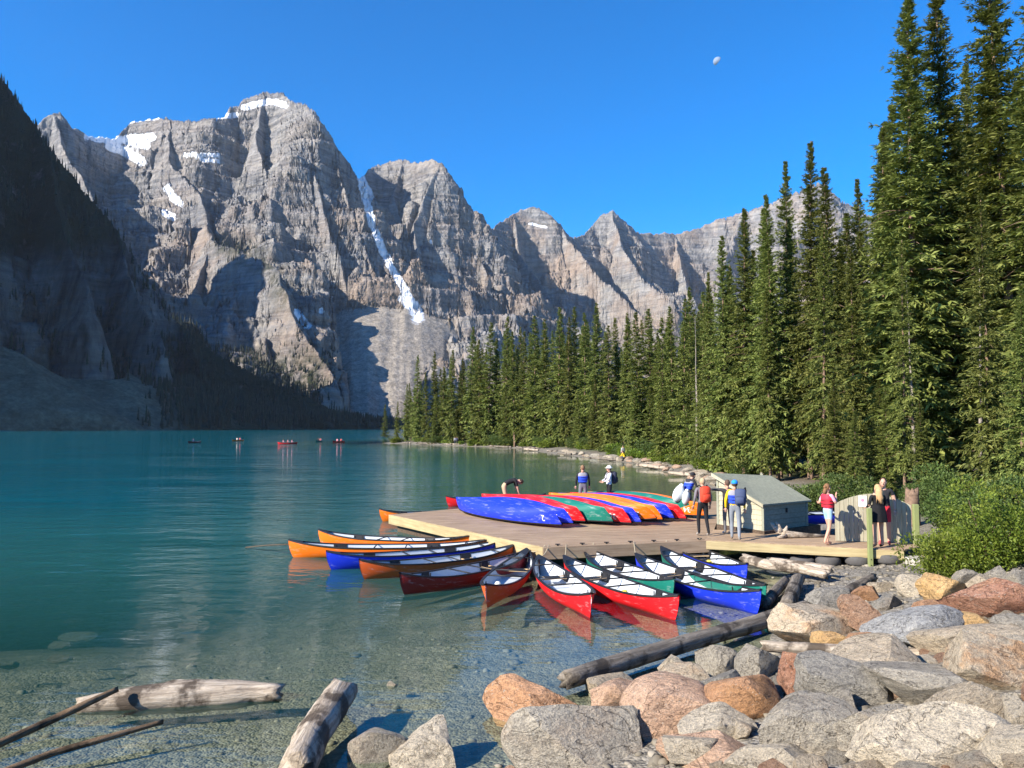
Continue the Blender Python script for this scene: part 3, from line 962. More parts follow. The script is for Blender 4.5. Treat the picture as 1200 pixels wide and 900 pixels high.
def spruce(seed, H, levels, per, sprays, blades, bl, rmax, c0=0.1, thin=0.0, lean=0.0):
    rg = np.random.RandomState(seed)
    zc = H * c0
    nb = levels * per
    lev = np.repeat(np.arange(levels), per)
    u = (lev + rg.uniform(-0.5, 0.5, nb)) / levels
    u = np.clip(u, 0, 0.995)
    z = zc + (H - zc) * u ** 0.94
    az = rg.uniform(0, 2 * np.pi, nb)
    # uneven outline: gaps and long limbs come in bands and sides
    band = 0.82 + 0.34 * np.sin(lev * 1.7 + rg.uniform(0, 6)) * rg.uniform(0.3, 1, nb) + 0.18 * np.sin(3 * az + lev * 0.35)
    Lb = rmax * np.minimum(1, 0.60 + 1.7 * u) * (1 - u) ** 0.80 * band * rg.uniform(0.5, 1.2, nb) + 0.05
    keep = rg.uniform(0, 1, nb) > thin * (1 - 0.5 * u)
    z, az, Lb, u = z[keep], az[keep], Lb[keep], u[keep]
    nb = len(z)
    el = np.radians(-26 + 58 * u + rg.normal(0, 7, nb))
    out = np.stack([np.cos(az) * np.cos(el), np.sin(az) * np.cos(el), np.sin(el)], -1)
    t = (np.arange(sprays) + 0.6) / sprays
    k = nb * sprays
    tt = np.tile(t, nb) + rg.uniform(-0.08, 0.08, k)
    bi = np.repeat(np.arange(nb), sprays)
    droop = -0.16 * (tt ** 2) * Lb[bi] * (1 - u[bi])
    upt = 0.10 * np.maximum(tt - 0.6, 0) * Lb[bi]
    P = out[bi] * (tt * Lb[bi])[:, None]
    P[:, 2] += z[bi] + droop + upt
    m_ = k * blades
    pi = np.repeat(np.arange(k), blades)
    fanang = np.tile(np.linspace(-1.15, 1.15, blades), k) + rg.normal(0, 0.3, m_)
    az2 = az[bi][pi] + fanang
    el2 = el[bi][pi] * 0.7 + rg.normal(-0.10, 0.28, m_)
    D = np.stack([np.cos(az2) * np.cos(el2), np.sin(az2) * np.cos(el2), np.sin(el2)], -1)
    U = np.stack([rg.normal(0, 0.5, m_), rg.normal(0, 0.5, m_), np.ones(m_)], -1)
    size = np.clip(0.38 + 0.85 * (1 - u[bi][pi]), 0.40, 1.1)
    L = bl * size * rg.uniform(0.6, 1.3, m_)
    W = L * rg.uniform(0.10, 0.19, m_)
    Pb = P[pi] + rg.normal(0, 0.05, (m_, 3)) * bl
    V, Fc = quads_from(Pb, D, U, L, W)
    tone = np.clip(rg.uniform(0.1, 0.8, k)[pi] + rg.normal(0, 0.12, m_), 0, 1)
    # leading shoot
    ns = 26
    zs = np.linspace(H * 0.95, H * 1.0, ns)
    a3 = rg.uniform(0, 6.28, ns)
    D3 = np.stack([np.cos(a3) * 0.6, np.sin(a3) * 0.6, np.full(ns, 0.8)], -1)
    V3, F3 = quads_from(np.stack([0 * zs, 0 * zs, zs], -1), D3, np.tile([[0.1, 0.2, 1.0]], (ns, 1)), np.full(ns, bl * 0.30), np.full(ns, bl * 0.05))
    Fc = np.concatenate([Fc, F3 + len(V)])
    V = np.concatenate([V, V3])
    tone = np.concatenate([np.repeat(tone, 4), np.full(len(V3), 0.5)])
    crown = mesh_np('crown', V, Fc, {'tone': tone}, False, [M['needles']])
    mb = MB()
    r0 = 0.0095 * H
    pts = [(0, 0, -0.6)] + [(math.sin(i * 1.3 + seed) * 0.02, math.cos(i * 1.7) * 0.02, H * i / 9) for i in range(10)]
    mb.tube(pts, [r0 * 1.25] + [r0 * (1.0 - 0.1 * i) + 0.01 for i in range(10)], 8, 0, 0.06, random.Random(seed))
    # dead twigs on the lower stem and limb stubs
    rr = random.Random(seed + 5)
    for i in range(22):
        zz = rr.uniform(0.06, 0.62) * H
        a = rr.uniform(0, 6.28)
        l = rr.uniform(0.4, 0.9) * rmax * 0.7
        mb.tube([(0, 0, zz), (math.cos(a) * l * 0.6, math.sin(a) * l * 0.6, zz - 0.05 * l), (math.cos(a) * l, math.sin(a) * l, zz - 0.22 * l)], [0.03, 0.018, 0.006], 4, 0, 0, rr, False)
    trunk = mb.mesh('trunk', M['bark'], True)
    return trunk, crown


def put_tree(proto, x, y, z, h, H0, rz, label, group, wide=1.0):
    root = empty('spruce_tree', (x, y, z), rz)
    root.rotation_euler[0] = R(tr.uniform(-1.6, 1.6))
    root.rotation_euler[1] = R(tr.uniform(-1.6, 1.6))
    s = h / H0
    root.scale = (s * wide, s * wide, s)
    link('trunk', proto[0], root)
    link('crown', proto[1], root)
    tag(root, label, 'tree', group)
    return root


NEAR = [spruce(100 + i, 22, 96, 6, 7, 6, 0.42, [3.3, 2.9, 3.7, 2.7, 3.2, 4.1, 2.8][i], [0.07, 0.10, 0.05, 0.12, 0.09, 0.06, 0.16][i], [0.0, 0.12, 0.0, 0.22, 0.05, 0.1, 0.45][i]) for i in range(7)]
MID = [spruce(200 + i, 22, 60, 5, 6, 4, 0.66, [3.0, 2.7, 3.3, 2.5][i], [0.06, 0.09, 0.04, 0.14][i], [0.0, 0.1, 0.0, 0.25][i]) for i in range(4)]

tr = random.Random(21)


def tree_px(px, py, d, near, label, group, wide=1.0, k=None):
    for _ in range(12):
        top = atd(px, py, d)
        sd = float(shore_sd(np.array([top.x]), np.array([top.y]))[0])
        if sd > 1.0:
            break
        d += max(1.5, 1.2 - sd)
    z = gz(top.x, top.y) - 0.15
    L_ = NEAR if near else MID
    i = tr.randrange(len(L_)) if k is None else k
    return put_tree(L_[i], top.x, top.y, z, top.z - z, 22, tr.uniform(0, 6.28), label, group, wide)


G1 = 'tall spruces behind the boat dock'
big = [
    (1056, -12, 37, 1.0, 0, 'tallest dark spruce rising out of the picture behind the gate'),
    (1101, -22, 39, 0.92, 1, 'very tall spruce just beside the tallest spruce above the gate'),
    (1131, 74, 42, 0.75, 3, 'slim thin spruce with a pointed tip between two giant spruces'),
    (1172, -60, 36, 1.1, 2, 'huge full spruce at the edge of the picture above the willow bush'),
    (1206, -40, 32, 1.05, 0, 'large spruce cut off by the picture edge behind the willow bush'),
    (1150, 230, 27, 0.85, 4, 'younger bright spruce standing in front of the giant spruces by the willow'),
    (1188, 330, 25, 0.9, 2, 'short broad young spruce above the willow bush at the picture edge'),
    (1022, 150, 42, 0.9, 4, 'tall spruce directly behind the gap between shed and gate'),
    (1010, 212, 46, 0.8, 1, 'narrow spruce tip half hidden by the tallest spruce'),
    (975, 196, 45, 0.95, 2, 'pointed spruce with bare lower trunk right behind the wooden shed'),
    (941, 168, 47, 0.85, 3, 'highest spire of the group above the wooden shed'),
    (918, 190, 50, 0.75, 1, 'thin spruce spire just beside the highest spire above the shed'),
    (906, 225, 48, 0.8, 0, 'spruce above the shed roof with a leaning top'),
    (888, 246, 52, 0.85, 4, 'spruce with a dense crown over the open shed lid'),
    (867, 246, 54, 0.9, 0, 'full spruce at the corner where the tree wall meets the mountain'),
    (846, 277, 57, 0.85, 2, 'spruce at the end of the near tree wall, tip against pale rock'),
    (828, 318, 60, 0.7, 1, 'slender spruce between the near tree wall and the far shore wood'),
    (958, 262, 36, 0.8, 6, 'front spruce with long bare stem behind the shed'),
    (996, 290, 40, 0.9, 3, 'mid-height front spruce between shed and tall gate spruces'),
    (1052, 280, 33, 0.75, 6, 'front spruce with pale trunk showing above the gate'),
]
for px, py, d, w, k, lab in big:
    tree_px(px, py, d, True, lab, G1, w, k)
for px, py, d in ((1038, 120, 52), (1072, 90, 50), (1088, 160, 46), (1118, 130, 50), (1146, 60, 48), (1160, 120, 52), (1186, 90, 50), (1200, 140, 44), (990, 250, 52), (962, 262, 55), (928, 262, 56), (898, 282, 57), (878, 292, 58), (856, 312, 60), (1010, 270, 50)):
    tree_px(px, py, d, True, 'spruce hidden in the dense tree wall behind the dock', 'spruces filling the near tree wall', tr.uniform(0.95, 1.15))
SNAG = spruce(399, 22, 40, 4, 3, 3, 0.3, 1.6, 0.35, 0.93)
SNAG[0].materials[0] = M['bark_pale']
for px, py, d, lab in ((815, 372, 66, 'bare grey dead spruce at the near end of the far shore wood'), (1140, 300, 33, 'dead grey spruce stem among the giant spruces above the willows'), (1066, 330, 35, 'dead grey spruce stem above the gate')):
    top = atd(px, py, d)
    z = gz(top.x, top.y) - 0.15
    put_tree(SNAG, top.x, top.y, z, top.z - z, 22, px, lab, 'dead spruces')
for i in range(26):
    px = tr.uniform(845, 1215)
    tree_px(px, tr.uniform(120, 360) if px > 1000 else tr.uniform(270, 390), tr.uniform(46, 64), True, 'spruce hidden in the dense tree wall behind the dock', 'spruces filling the near tree wall', tr.uniform(0.8, 1.1))
for i in range(9):
    px = tr.uniform(960, 1200)
    tree_px(px, tr.uniform(440, 510), tr.uniform(30, 40), True, 'small young spruce growing under the tall spruces', 'young spruces under the tall trees', 1.25)

for i in range(14):
    px = tr.uniform(1225, 1460)
    tree_px(px, tr.uniform(-60, 200), tr.uniform(30, 52), True, 'spruce continuing the near tree wall beyond the picture edge', 'spruces beyond the picture edge', tr.uniform(0.85, 1.1))
shore_px = np.array([452, 466, 490, 530, 600, 680, 740, 790, 830])
shore_d = np.array([175, 171, 166, 154, 134, 112, 84, 70, 62.])
tops = [(452, 474, 0), (465, 470, 1), (476, 450, 0), (489, 416, 2), (500, 436, 0), (511, 412, 1), (519, 430, 3), (528, 410, 0), (540, 420, 2), (552, 383, 1), (562, 398, 0), (572, 378, 2), (582, 396, 1), (592, 370, 0), (603, 388, 3), (613, 388, 0), (627, 370, 2),
        (640, 374, 1), (653, 360, 0), (664, 372, 3), (674, 360, 2), (685, 366, 0), (698, 354, 1), (713, 382, 2), (722, 372, 0), (733, 367, 1), (748, 366, 0), (763, 362, 2), (776, 372, 3), (788, 359, 0), (798, 350, 2), (807, 337, 1), (819, 342, 0)]
ORD = 'first second third fourth fifth sixth seventh eighth ninth tenth eleventh twelfth thirteenth fourteenth fifteenth sixteenth seventeenth eighteenth nineteenth twentieth'.split()
for ti, (px, py, k) in enumerate(tops):
    lab = (ORD[ti] + ' pointed spruce counted from the tip of the wooded point') if ti < 17 else (ORD[len(tops) - 1 - ti] + ' pointed far-shore spruce counted back from the near tree wall')
    d = float(np.interp(px, shore_px, shore_d)) + tr.uniform(3, 10)
    tree_px(px, py, d, False, lab, 'spruces along the far shore', tr.uniform(0.85, 1.15), k)
for i in range(95):
    px = tr.uniform(470, 838)
    d = float(np.interp(px, shore_px, shore_d))
    ty = float(np.interp(px, [478, 520, 570, 640, 700, 800, 838], [436, 422, 392, 376, 376, 366, 336])) + tr.uniform(0, 42)
    tree_px(px, ty, d + tr.uniform(8, 34), False, 'spruce standing inside the far shore wood', 'spruces inside the far shore wood', tr.uniform(0.8, 1.15))
for i in range(26):
    px = tr.uniform(470, 838)
    d = float(np.interp(px, shore_px, shore_d))
    tree_px(px, 455 + tr.uniform(-25, 25) + (838 - px) * 0.05, d + tr.uniform(1.5, 5), False, 'low young spruce at the waterside of the far shore wood', 'young spruces at the waterside', 1.3)


def bush_mesh(seed, n, rad, leaf, mat, clumps=9):
    rg = np.random.RandomState(seed)
    C = rg.normal(0, 0.42, (clumps, 3)) * np.array(rad)
    C[:, 2] = np.abs(C[:, 2]) + rad[2] * 0.28
    ci = rg.randint(0, clumps, n)
    dirs = rg.normal(size=(n, 3))
    dirs /= np.linalg.norm(dirs, axis=1)[:, None]
    rr = rg.uniform(0.55, 1.0, n) ** 0.5 * rg.uniform(0.85, 1.15, n)
    P = C[ci] + dirs * rr[:, None] * np.array(rad) * 0.48
    P[:, 2] = np.maximum(P[:, 2], 0.03 * rad[2] + rg.uniform(0, 0.15, n) * rad[2])
    D = dirs * 0.7 + rg.normal(0, 0.6, (n, 3)) + np.array([0, 0, 0.35])
    U = rg.normal(0, 0.6, (n, 3)) + np.array([0, 0, 1.0])
    L = leaf * rg.uniform(0.6, 1.3, n)
    V, Fc = quads_from(P, D, U, L, L * rg.uniform(0.2, 0.32, n), 0.3)
    tone = np.repeat(np.clip(rg.uniform(0, 1, clumps)[ci] * 0.5 + rg.uniform(0, 0.6, n), 0, 1), 4)
    fol = mesh_np('foliage', V, Fc, {'tone': tone}, False, [mat])
    mb = MB()
    rr = random.Random(seed)
    for c in C:
        p = Vector(c)
        mb.tube([(rr.uniform(-.1, .1), rr.uniform(-.1, .1), -0.1), p * 0.5 + Vector((0, 0, 0.02)), p], [0.03, 0.02, 0.008], 5, 0, 0, rr, False)
    return fol, mb.mesh('stems', M['bark'], True)


WIL = [bush_mesh(31 + i, 8500, (1.25, 1.1, 1.0), 0.078, M['leaves'], 12) for i in range(2)]
ALD = [bush_mesh(41 + i, 5200, (1.5, 1.4, 1.2), 0.13, M['leaves_dark'], 10) for i in range(3)]
SHR = [bush_mesh(51 + i, 1900, (1.5, 1.3, 0.9), 0.22, M['leaves'], 8) for i in range(2)]


def put_bush(name, proto, loc, s, rz, label, group, cat='bush'):
    r = empty(name, loc, rz)
    r.scale = s if hasattr(s, '__len__') else (s, s, s)
    link('foliage', proto[0], r)
    link('stems', proto[1], r)
    return tag(r, label, cat, group)


for i, (px, py, d, s, lab) in enumerate([
        (1120, 672, 15.6, 0.85, 'low edge of bright green willow touching the grey riprap stones'),
        (1162, 668, 15.4, 0.9, 'bright green leafy willow bush above the red-brown boulder'),
        (1206, 662, 15.2, 0.95, 'bright green willow bush cut off by the picture edge'),
        (1140, 640, 17.4, 0.95, 'bright willow bush beside the end of the gangway'),
        (1190, 622, 18.0, 1.05, 'tall bright willow bush near the picture edge')]):
    p = atd(px, py, d)
    put_bush('willow_bush', WIL[i % 2], (p.x, p.y, gz(p.x, p.y) - 0.05), s, i * 1.3, lab, 'willow bushes beside the gangway')
for i, (px, d, s, lab) in enumerate([
        (1125, 24, 0.8, 'dark green shrub directly behind the gate post'),
        (1165, 25, 0.9, 'dark leafy shrub behind the bright willow bushes'),
        (1120, 31, 1.1, 'wide dark shrub under the giant spruces'),
        (1205, 24, 0.9, 'dark shrub at the picture edge behind the willows'),
        (1012, 31, 0.9, 'shrub seen between the woman in pink and the gate'),
        (955, 33, 1.0, 'shrub behind the end wall of the shed'),
        (1085, 29, 0.7, 'small shrub growing beside the tree stump')]):
    p = atd(px, 560, d)
    put_bush('shrub', ALD[i % 3], (p.x, p.y, gz(p.x, p.y) - 0.05), s, i * 1.1, lab, 'dark shrubs behind the dock')
for i in range(64):
    px = tr.uniform(458, 905)
    d = float(np.interp(px, list(shore_px) + [870, 905], list(shore_d) + [54, 46])) + tr.uniform(1.2, 6)
    p = atd(px, 530, d)
    sd = float(shore_sd(np.array([p.x]), np.array([p.y]))[0])
    if sd < 1.2:
        p.x += 1.6 - sd
    s = tr.uniform(0.5, 1.25)
    put_bush('shore_shrub', SHR[i % 2] if i % 3 else ALD[i % 3], (p.x, p.y, gz(p.x, p.y) - 0.05), (s * 1.2, s, s), tr.uniform(0, 6.28), 'low green shrub growing along the far waterline below the spruces', 'shrubs along the far waterline')


# ------------------------------------------------------------------ boulders
def boulder_mesh(seed, sub=4, cuts=11, ang=0.92):
    rg = np.random.RandomState(seed)
    bm = bmesh.new()
    bmesh.ops.create_icosphere(bm, subdivisions=sub, radius=1.0)
    V = np.array([v.co[:] for v in bm.verts])
    Fc = np.array([[v.index for v in f.verts] for f in bm.faces])
    bm.free()
    V = V * (1 + 0.20 * fbm(V * 0.9 + seed, 2, seed)[:, None])
    for i in range(cuts):                                  # flat broken faces
        n = rg.normal(size=3)
        n /= np.linalg.norm(n)
        d = rg.uniform(0.42, 0.80)
        s = V @ n - d
        V = np.where((s > 0)[:, None], V - n * (s * ang)[:, None], V)
    V = V * (1 + 0.055 * fbm(V * 2.3 + seed, 3, seed + 3)[:, None] + 0.055 * (fbm(V * 6.0, 3, seed + 7, 0.6, True)[:, None] - 0.3))
    V /= np.abs(V).max(0)
    me = mesh_np('boulder', V, Fc, None, True, [M['boulder']])
    me.set_sharp_from_angle(angle=0.36)
    return me


GREY, TAN, ORG, RED, CREAM, PINK, YEL, BRN, DGR = [tuple(min(0.8, q * 1.25) for q in c_) for c_ in ((0.315, 0.285, 0.235), (0.40, 0.33, 0.24), (0.43, 0.21, 0.095), (0.29, 0.115, 0.06), (0.52, 0.45, 0.345), (0.48, 0.30, 0.20), (0.54, 0.33, 0.12), (0.30, 0.16, 0.09), (0.21, 0.20, 0.18))]
BOULD = [
    (440, 876, 66, 66, GREY, 0.1, 'round grey boulder standing in the shallows beside the upright log'),
    (505, 884, 82, 60, CREAM, 0.0, 'smooth pale round boulder in the shallows, second from the upright log'),
    (631, 836, 120, 60, ORG, 0.2, 'long orange-brown boulder lying at the waterline below the log end'),
    (682, 868, 160, 100, GREY, 0.15, 'big jagged pale grey boulder with a pointed top in front of the long orange one'),
    (709, 802, 72, 36, TAN, 0.1, 'flat grey-brown stone supporting the near end of the long log'),
    (727, 820, 80, 44, PINK, 0.2, 'smooth pinkish stone between the log end and the pink speckled boulder'),
    (783, 838, 110, 68, PINK, 0.1, 'large pink speckled boulder with a black shadow gap below it'),
    (786, 781, 34, 26, CREAM, 0.0, 'small pale block standing in water under the log'),
    (800, 797, 66, 40, TAN, 0.35, 'tan stone with a dark split side near the small pale block'),
    (840, 778, 48, 42, GREY, 0.0, 'grey angular stone at the waterline under the long log'),
    (884, 780, 54, 48, GREY, 0.0, 'steep grey speckled block beside the red-brown boulder'),
    (850, 806, 54, 40, DGR, 0.0, 'dark-topped rounded grey stone behind the bright orange boulder'),
    (872, 822, 84, 52, ORG, 0.6, 'bright orange boulder with a grey cap'),
    (942, 790, 64, 66, RED, 0.1, 'rounded red-brown boulder under the pale beam'),
    (911, 806, 28, 34, DGR, 0.0, 'small dark grey stone wedged beside the red-brown boulder'),
    (847, 856, 92, 44, CREAM, 0.0, 'cream pitted stone below the bright orange boulder'),
    (944, 856, 112, 88, GREY, 0.05, 'big grey boulder with a slanting split face below the red-brown one'),
    (812, 882, 66, 36, CREAM, 0.0, 'small cream stone next to the black gap at the bottom'),
    (838, 892, 130, 36, PINK, 0.05, 'long low pinkish slab along the bottom edge'),
    (918, 893, 116, 48, CREAM, 0.0, 'pale mottled boulder cut by the bottom edge'),
    (982, 810, 96, 66, DGR, 0.0, 'grey boulder with a long crack beside the red-brown boulder'),
    (986, 834, 52, 40, GREY, 0.0, 'small rounded pale stone against the cracked grey boulder'),
    (1036, 786, 116, 56, TAN, 0.05, 'brown-grey humped boulder under the pale beam'),
    (1096, 808, 136, 50, GREY, 0.0, 'long flat-topped grey boulder in the middle of the riprap'),
    (1138, 834, 100, 58, TAN, 0.0, 'grey boulder with a dark broken corner at the lower side'),
    (1038, 858, 108, 66, GREY, 0.1, 'greenish grey rounded boulder behind the large pale front boulder'),
    (1092, 878, 160, 84, CREAM, 0.0, 'largest pale flat boulder at the bottom edge'),
    (1172, 884, 90, 60, CREAM, 0.05, 'pale sloping slab in the bottom corner'),
    (1150, 783, 110, 76, TAN, 0.7, 'orange-stained grey boulder with dark ribbed end near the picture edge'),
    (950, 734, 96, 56, TAN, 0.6, 'big two-toned boulder, yellow face and grey back, at the end of the long log'),
    (976, 709, 54, 36, DGR, 0.0, 'dark grey stone behind the big two-toned boulder'),
    (1008, 724, 44, 42, BRN, 0.2, 'brown egg-shaped stone beside the dark grey stone'),
    (1068, 738, 104, 50, (0.33, 0.34, 0.35), 0.0, 'blue-grey boulder with white mottling behind the pale beam'),
    (976, 751, 44, 24, YEL, 0.3, 'small orange-tan stone at the foot of the two-toned boulder'),
    (1022, 752, 66, 28, ORG, 0.4, 'flat orange stone against the blue-grey boulder'),
    (1011, 697, 34, 20, ORG, 0.3, 'small orange stone at the beach edge'),
    (1106, 693, 54, 36, YEL, 0.5, 'golden angular boulder below the willow bush'),
    (1128, 681, 32, 26, GREY, 0.0, 'grey stone touching the willow leaves behind the golden boulder'),
    (1150, 685, 40, 26, TAN, 0.0, 'grey-brown stone between golden and red-brown boulders'),
    (1169, 678, 34, 28, GREY, 0.0, 'light grey stone under the willow bush'),
    (1192, 680, 30, 24, GREY, 0.0, 'grey stone at the picture edge under the willow'),
    (1164, 706, 100, 52, RED, 0.35, 'large red-brown boulder at the picture edge'),
    (1086, 714, 42, 26, ORG, 0.15, 'rounded orange stone in front of the golden boulder'),
    (1138, 731, 46, 24, YEL, 0.2, 'small yellow-tan block below the large red-brown boulder'),
    (1066, 688, 34, 28, CREAM, 0.0, 'whitish stone at the edge of the gravel beach'),
    (1190, 734, 50, 24, GREY, 0.0, 'pale grey stone below the large red-brown boulder at the edge'),
    (1148, 752, 116, 36, TAN, 0.1, 'flat tan slab behind the orange-stained boulder'),
    (1040, 707, 34, 22, DGR, 0.1, 'dark speckled stone beside the whitish stone'),
    (1190, 766, 44, 36, CREAM, 0.0, 'pale stone at the picture edge above the ribbed boulder end'),
    (1192, 842, 40, 50, CREAM, 0.0, 'pale stone with blue shadow at the lower picture edge'),
    (1115, 722, 26, 18, BRN, 0.0, 'small brown stone between orange stone and yellow block'),
    (1030, 688, 26, 16, TAN, 0.0, 'small tan stone on the gravel beach edge'),
]
for i, (px, py, w, h, colr, rust, lab) in enumerate(BOULD):
    b = on_ground(px, min(py + 0.40 * h, 930), 0.0)
    d = b.y
    wm = w * d / F
    hm = h * d / F
    c = atd(px, py, d + 0.30 * wm)
    o = link('boulder', boulder_mesh(500 + i, 4, 16 if i % 3 else 9, 1.0 if i % 4 else 0.85))
    k = (d + 0.3 * wm) / d
    o.location = (c.x, c.y, c.z)
    o.scale = (wm / 2 * k * 1.16, max(0.46 * wm, 0.46 * hm), hm / 2 * k * 1.18)
    o.rotation_euler = (R(tr.uniform(-8, 8)), R(tr.uniform(-7, 7)), R(tr.uniform(-14, 14)))
    o.color = (*colr, rust)
    tag(o, lab, 'boulder', 'boulders of the shore riprap')

SMALL = [boulder_mesh(700 + i, 3, 9, 0.9) for i in range(6)]
fr_ = random.Random(5)
pal = [GREY, TAN, CREAM, DGR, PINK, BRN, GREY, TAN]
n_ = 0
for i in range(900):
    px, py = fr_.uniform(600, 1230), fr_.uniform(690, 930)
    b = on_ground(px, py)
    sd = float(shore_sd(np.array([b.x]), np.array([b.y]))[0])
    if sd < 0.1 or b.y > 13.6 or b.y < 3.0:
        continue
    s = fr_.uniform(0.08, 0.20)
    o = link('stone', SMALL[i % 6])
    o.location = (b.x, b.y, gz(b.x, b.y) + s * 0.15)
    o.scale = (s * fr_.uniform(0.9, 1.5), s, s * fr_.uniform(0.6, 0.9))
    o.rotation_euler = (fr_.uniform(-.3, .3), fr_.uniform(-.3, .3), fr_.uniform(0, 6.28))
    o.color = (*fr_.choice(pal), fr_.uniform(0, 0.3))
    tag(o, 'small stone wedged in the gaps between the shore boulders', 'stone', 'small stones between the boulders')
    n_ += 1
    if n_ >= 80:
        break


def stones(name, pts, sizes, mat, seed, flat=0.55, sub=1):
    """loose gravel: uncountable small stones as one mesh"""
    rg = np.random.RandomState(seed)
    bm = bmesh.new()
    bmesh.ops.create_icosphere(bm, subdivisions=sub, radius=1.0)
    V0 = np.array([v.co[:] for v in bm.verts])
    F0 = np.array([[v.index for v in f.verts] for f in bm.faces])
    bm.free()
    Vs, Fs = [], []
    for i, (p, s) in enumerate(zip(pts, sizes)):
        v = V0 * rg.uniform(0.7, 1.3, (len(V0), 1)) * np.array([s * rg.uniform(0.8, 1.5), s, s * flat])
        a = rg.uniform(0, 6.28)
        ca, sa = math.cos(a), math.sin(a)
        v = np.stack([v[:, 0] * ca - v[:, 1] * sa, v[:, 0] * sa + v[:, 1] * ca, v[:, 2]], -1) + np.array(p)
        Vs.append(v)
        Fs.append(F0 + i * len(V0))
    return mesh_np(name, np.concatenate(Vs), np.concatenate(Fs), None, True, [mat])


gm = NT('loose_pebbles')
gi = gm.n('ShaderNodeTexVoronoi', {'Vector': gm.coord('Object'), 'Scale': 5.0})
gc = gm.n('ShaderNodeSeparateColor', {0: gi.outputs['Color']}).outputs[0]
M['pebble'] = gm.fin(gm.ramp(gc, [(0, (0.10, 0.09, 0.07)), (0.5, (0.18, 0.16, 0.125)), (1, (0.29, 0.26, 0.21))]), 0.85, None, 0.2)
rg = np.random.RandomState(12)
pp, ss = [], []
while len(pp) < 1700:
    x, y = rg.uniform(-9, 12), rg.uniform(7, 20.5)
    sd = float(shore_sd(np.array([x]), np.array([y]))[0])
    if sd < -14 or sd > 5 or rg.uniform() < (min(0.99, 0.80 - 0.018 * sd) if sd < 0 else 0.0):
        continue
    s = rg.uniform(0.02, 0.075) * (1.6 if rg.uniform() < 0.12 else 1)
    pp.append((x, y, 0))
    ss.append(s)
pp = np.array(pp)
pp[:, 2] = ground_z(pp[:, 0], pp[:, 1])[0] + np.array(ss) * 0.1
tag(link('gravel', stones('gravel', pp, ss, M['pebble'], 4)), 'loose pebbles on the beach and in the shallows', 'gravel', None, 'stuff')
for i, (px, py, w, lab) in enumerate([(95, 726, 46, 'long flat stone under water, topmost of four by the left edge'), (68, 735, 30, 'tan flat stone under water, second of four by the left edge'), (70, 750, 34, 'reddish flat stone under water below the other flat ones'),
                                    (12, 756, 26, 'flat sunken stone cut by the left edge'), (146, 768, 30, 'greenish sunken stone off by itself above the floating log'), (460, 805, 14, 'small wet stone breaking the surface between log and canoes')]):
    p = onz(px, py, -0.02)
    o = link('sunken_stone' if i < 5 else 'wet_stone', SMALL[i])
    g_ = gz(p.x, p.y)
    o.location = (p.x, p.y, max(g_ + 0.04, -0.36) if i < 5 else 0.0)
    wm = w * p.y / F / 2
    o.scale = (wm, wm * 0.55, 0.09 if i < 5 else 0.06)
    o.color = (*[(0.10, 0.10, 0.08), (0.13, 0.10, 0.07), (0.14, 0.09, 0.06), (0.09, 0.09, 0.07), (0.09, 0.10, 0.07), CREAM][i], 0.0)
    tag(o, lab, 'stone', 'flat stones in the shallows')


# ------------------------------------------------------------------ driftwood
def log_mesh(name, pts, rad, mat, seed, n=14, jit=0.05, seg=26):
    rr = np.random.RandomState(seed)
    P = np.array([tuple(p) for p in pts], float)
    o = P[0].copy()
    P = P - o
    l = np.concatenate([[0], np.cumsum(np.linalg.norm(np.diff(P, axis=0), axis=1))])
    u = np.linspace(0, l[-1], seg)
    C = np.stack([np.interp(u, l, P[:, i]) for i in range(3)], -1)
    rd = np.interp(u, np.linspace(0, l[-1], len(rad)), rad)
    ax = (C[-1] - C[0]) / np.linalg.norm(C[-1] - C[0])
    s = np.cross(ax, [0, 0, 1.0])
    s /= np.linalg.norm(s)
    t = np.cross(s, ax)
    th = np.arange(n) * 2 * np.pi / n
    V = []
    for i in range(seg):
        ring = C[i] + rd[i] * (np.cos(th)[:, None] * s + np.sin(th)[:, None] * t)
        V.append(ring)
    V = np.concatenate(V)
    rep_ = np.repeat(C, n, 0)
    nd = V - rep_
    # the log's own axis becomes X so that the grain runs along it
    q = np.stack([V @ ax * 0.6, V @ s * 3.0, V @ t * 3.0], -1)
    nz = fbm(q * 2.0 + seed, 3, seed) * 0.20 + fbm(q * 6 + seed, 2, seed + 2, 0.6, True) * 0.07 + jit * rr.uniform(-1, 1, len(V))
    V = rep_ + nd * (1 + nz)[:, None]
    endn = rr.uniform(-1, 1, n) * rad[0] * 0.55
    V[:n] += ax * endn[:, None]
    V[-n:] += ax * (rr.uniform(-1, 1, n) * rad[-1] * 0.7)[:, None]
    F_ = []
    for i in range(seg - 1):
        for k in range(n):
            j = (k + 1) % n
            F_.append((i * n + k, i * n + j, (i + 1) * n + j, (i + 1) * n + k))
    V = list(V)
    V.append(C[0] + ax * rad[0] * 0.15)
    V.append(C[-1] - ax * rad[-1] * 0.15)
    c0, c1 = len(V) - 2, len(V) - 1
    F3 = [(c0, (k + 1) % n, k) for k in range(n)] + [(c1, (seg - 1) * n + k, (seg - 1) * n + (k + 1) % n) for k in range(n)]
    # store with the axis along X, turned back by the object's matrix
    Rm = Matrix((Vector(ax), Vector(np.cross(t, ax)), Vector(t))).transposed()
    Ri = Rm.inverted()
    vv = [Ri @ Vector(v) for v in V]
    me = bpy.data.meshes.new(name)
    me.from_pydata(vv, [], F_ + F3)
    me.materials.append(mat)
    me.polygons.foreach_set('use_smooth', [True] * len(me.polygons))
    me.update()
    ob = link(name, me)
    ob.matrix_world = Matrix.Translation(Vector(o)) @ Rm.to_4x4()
    return ob


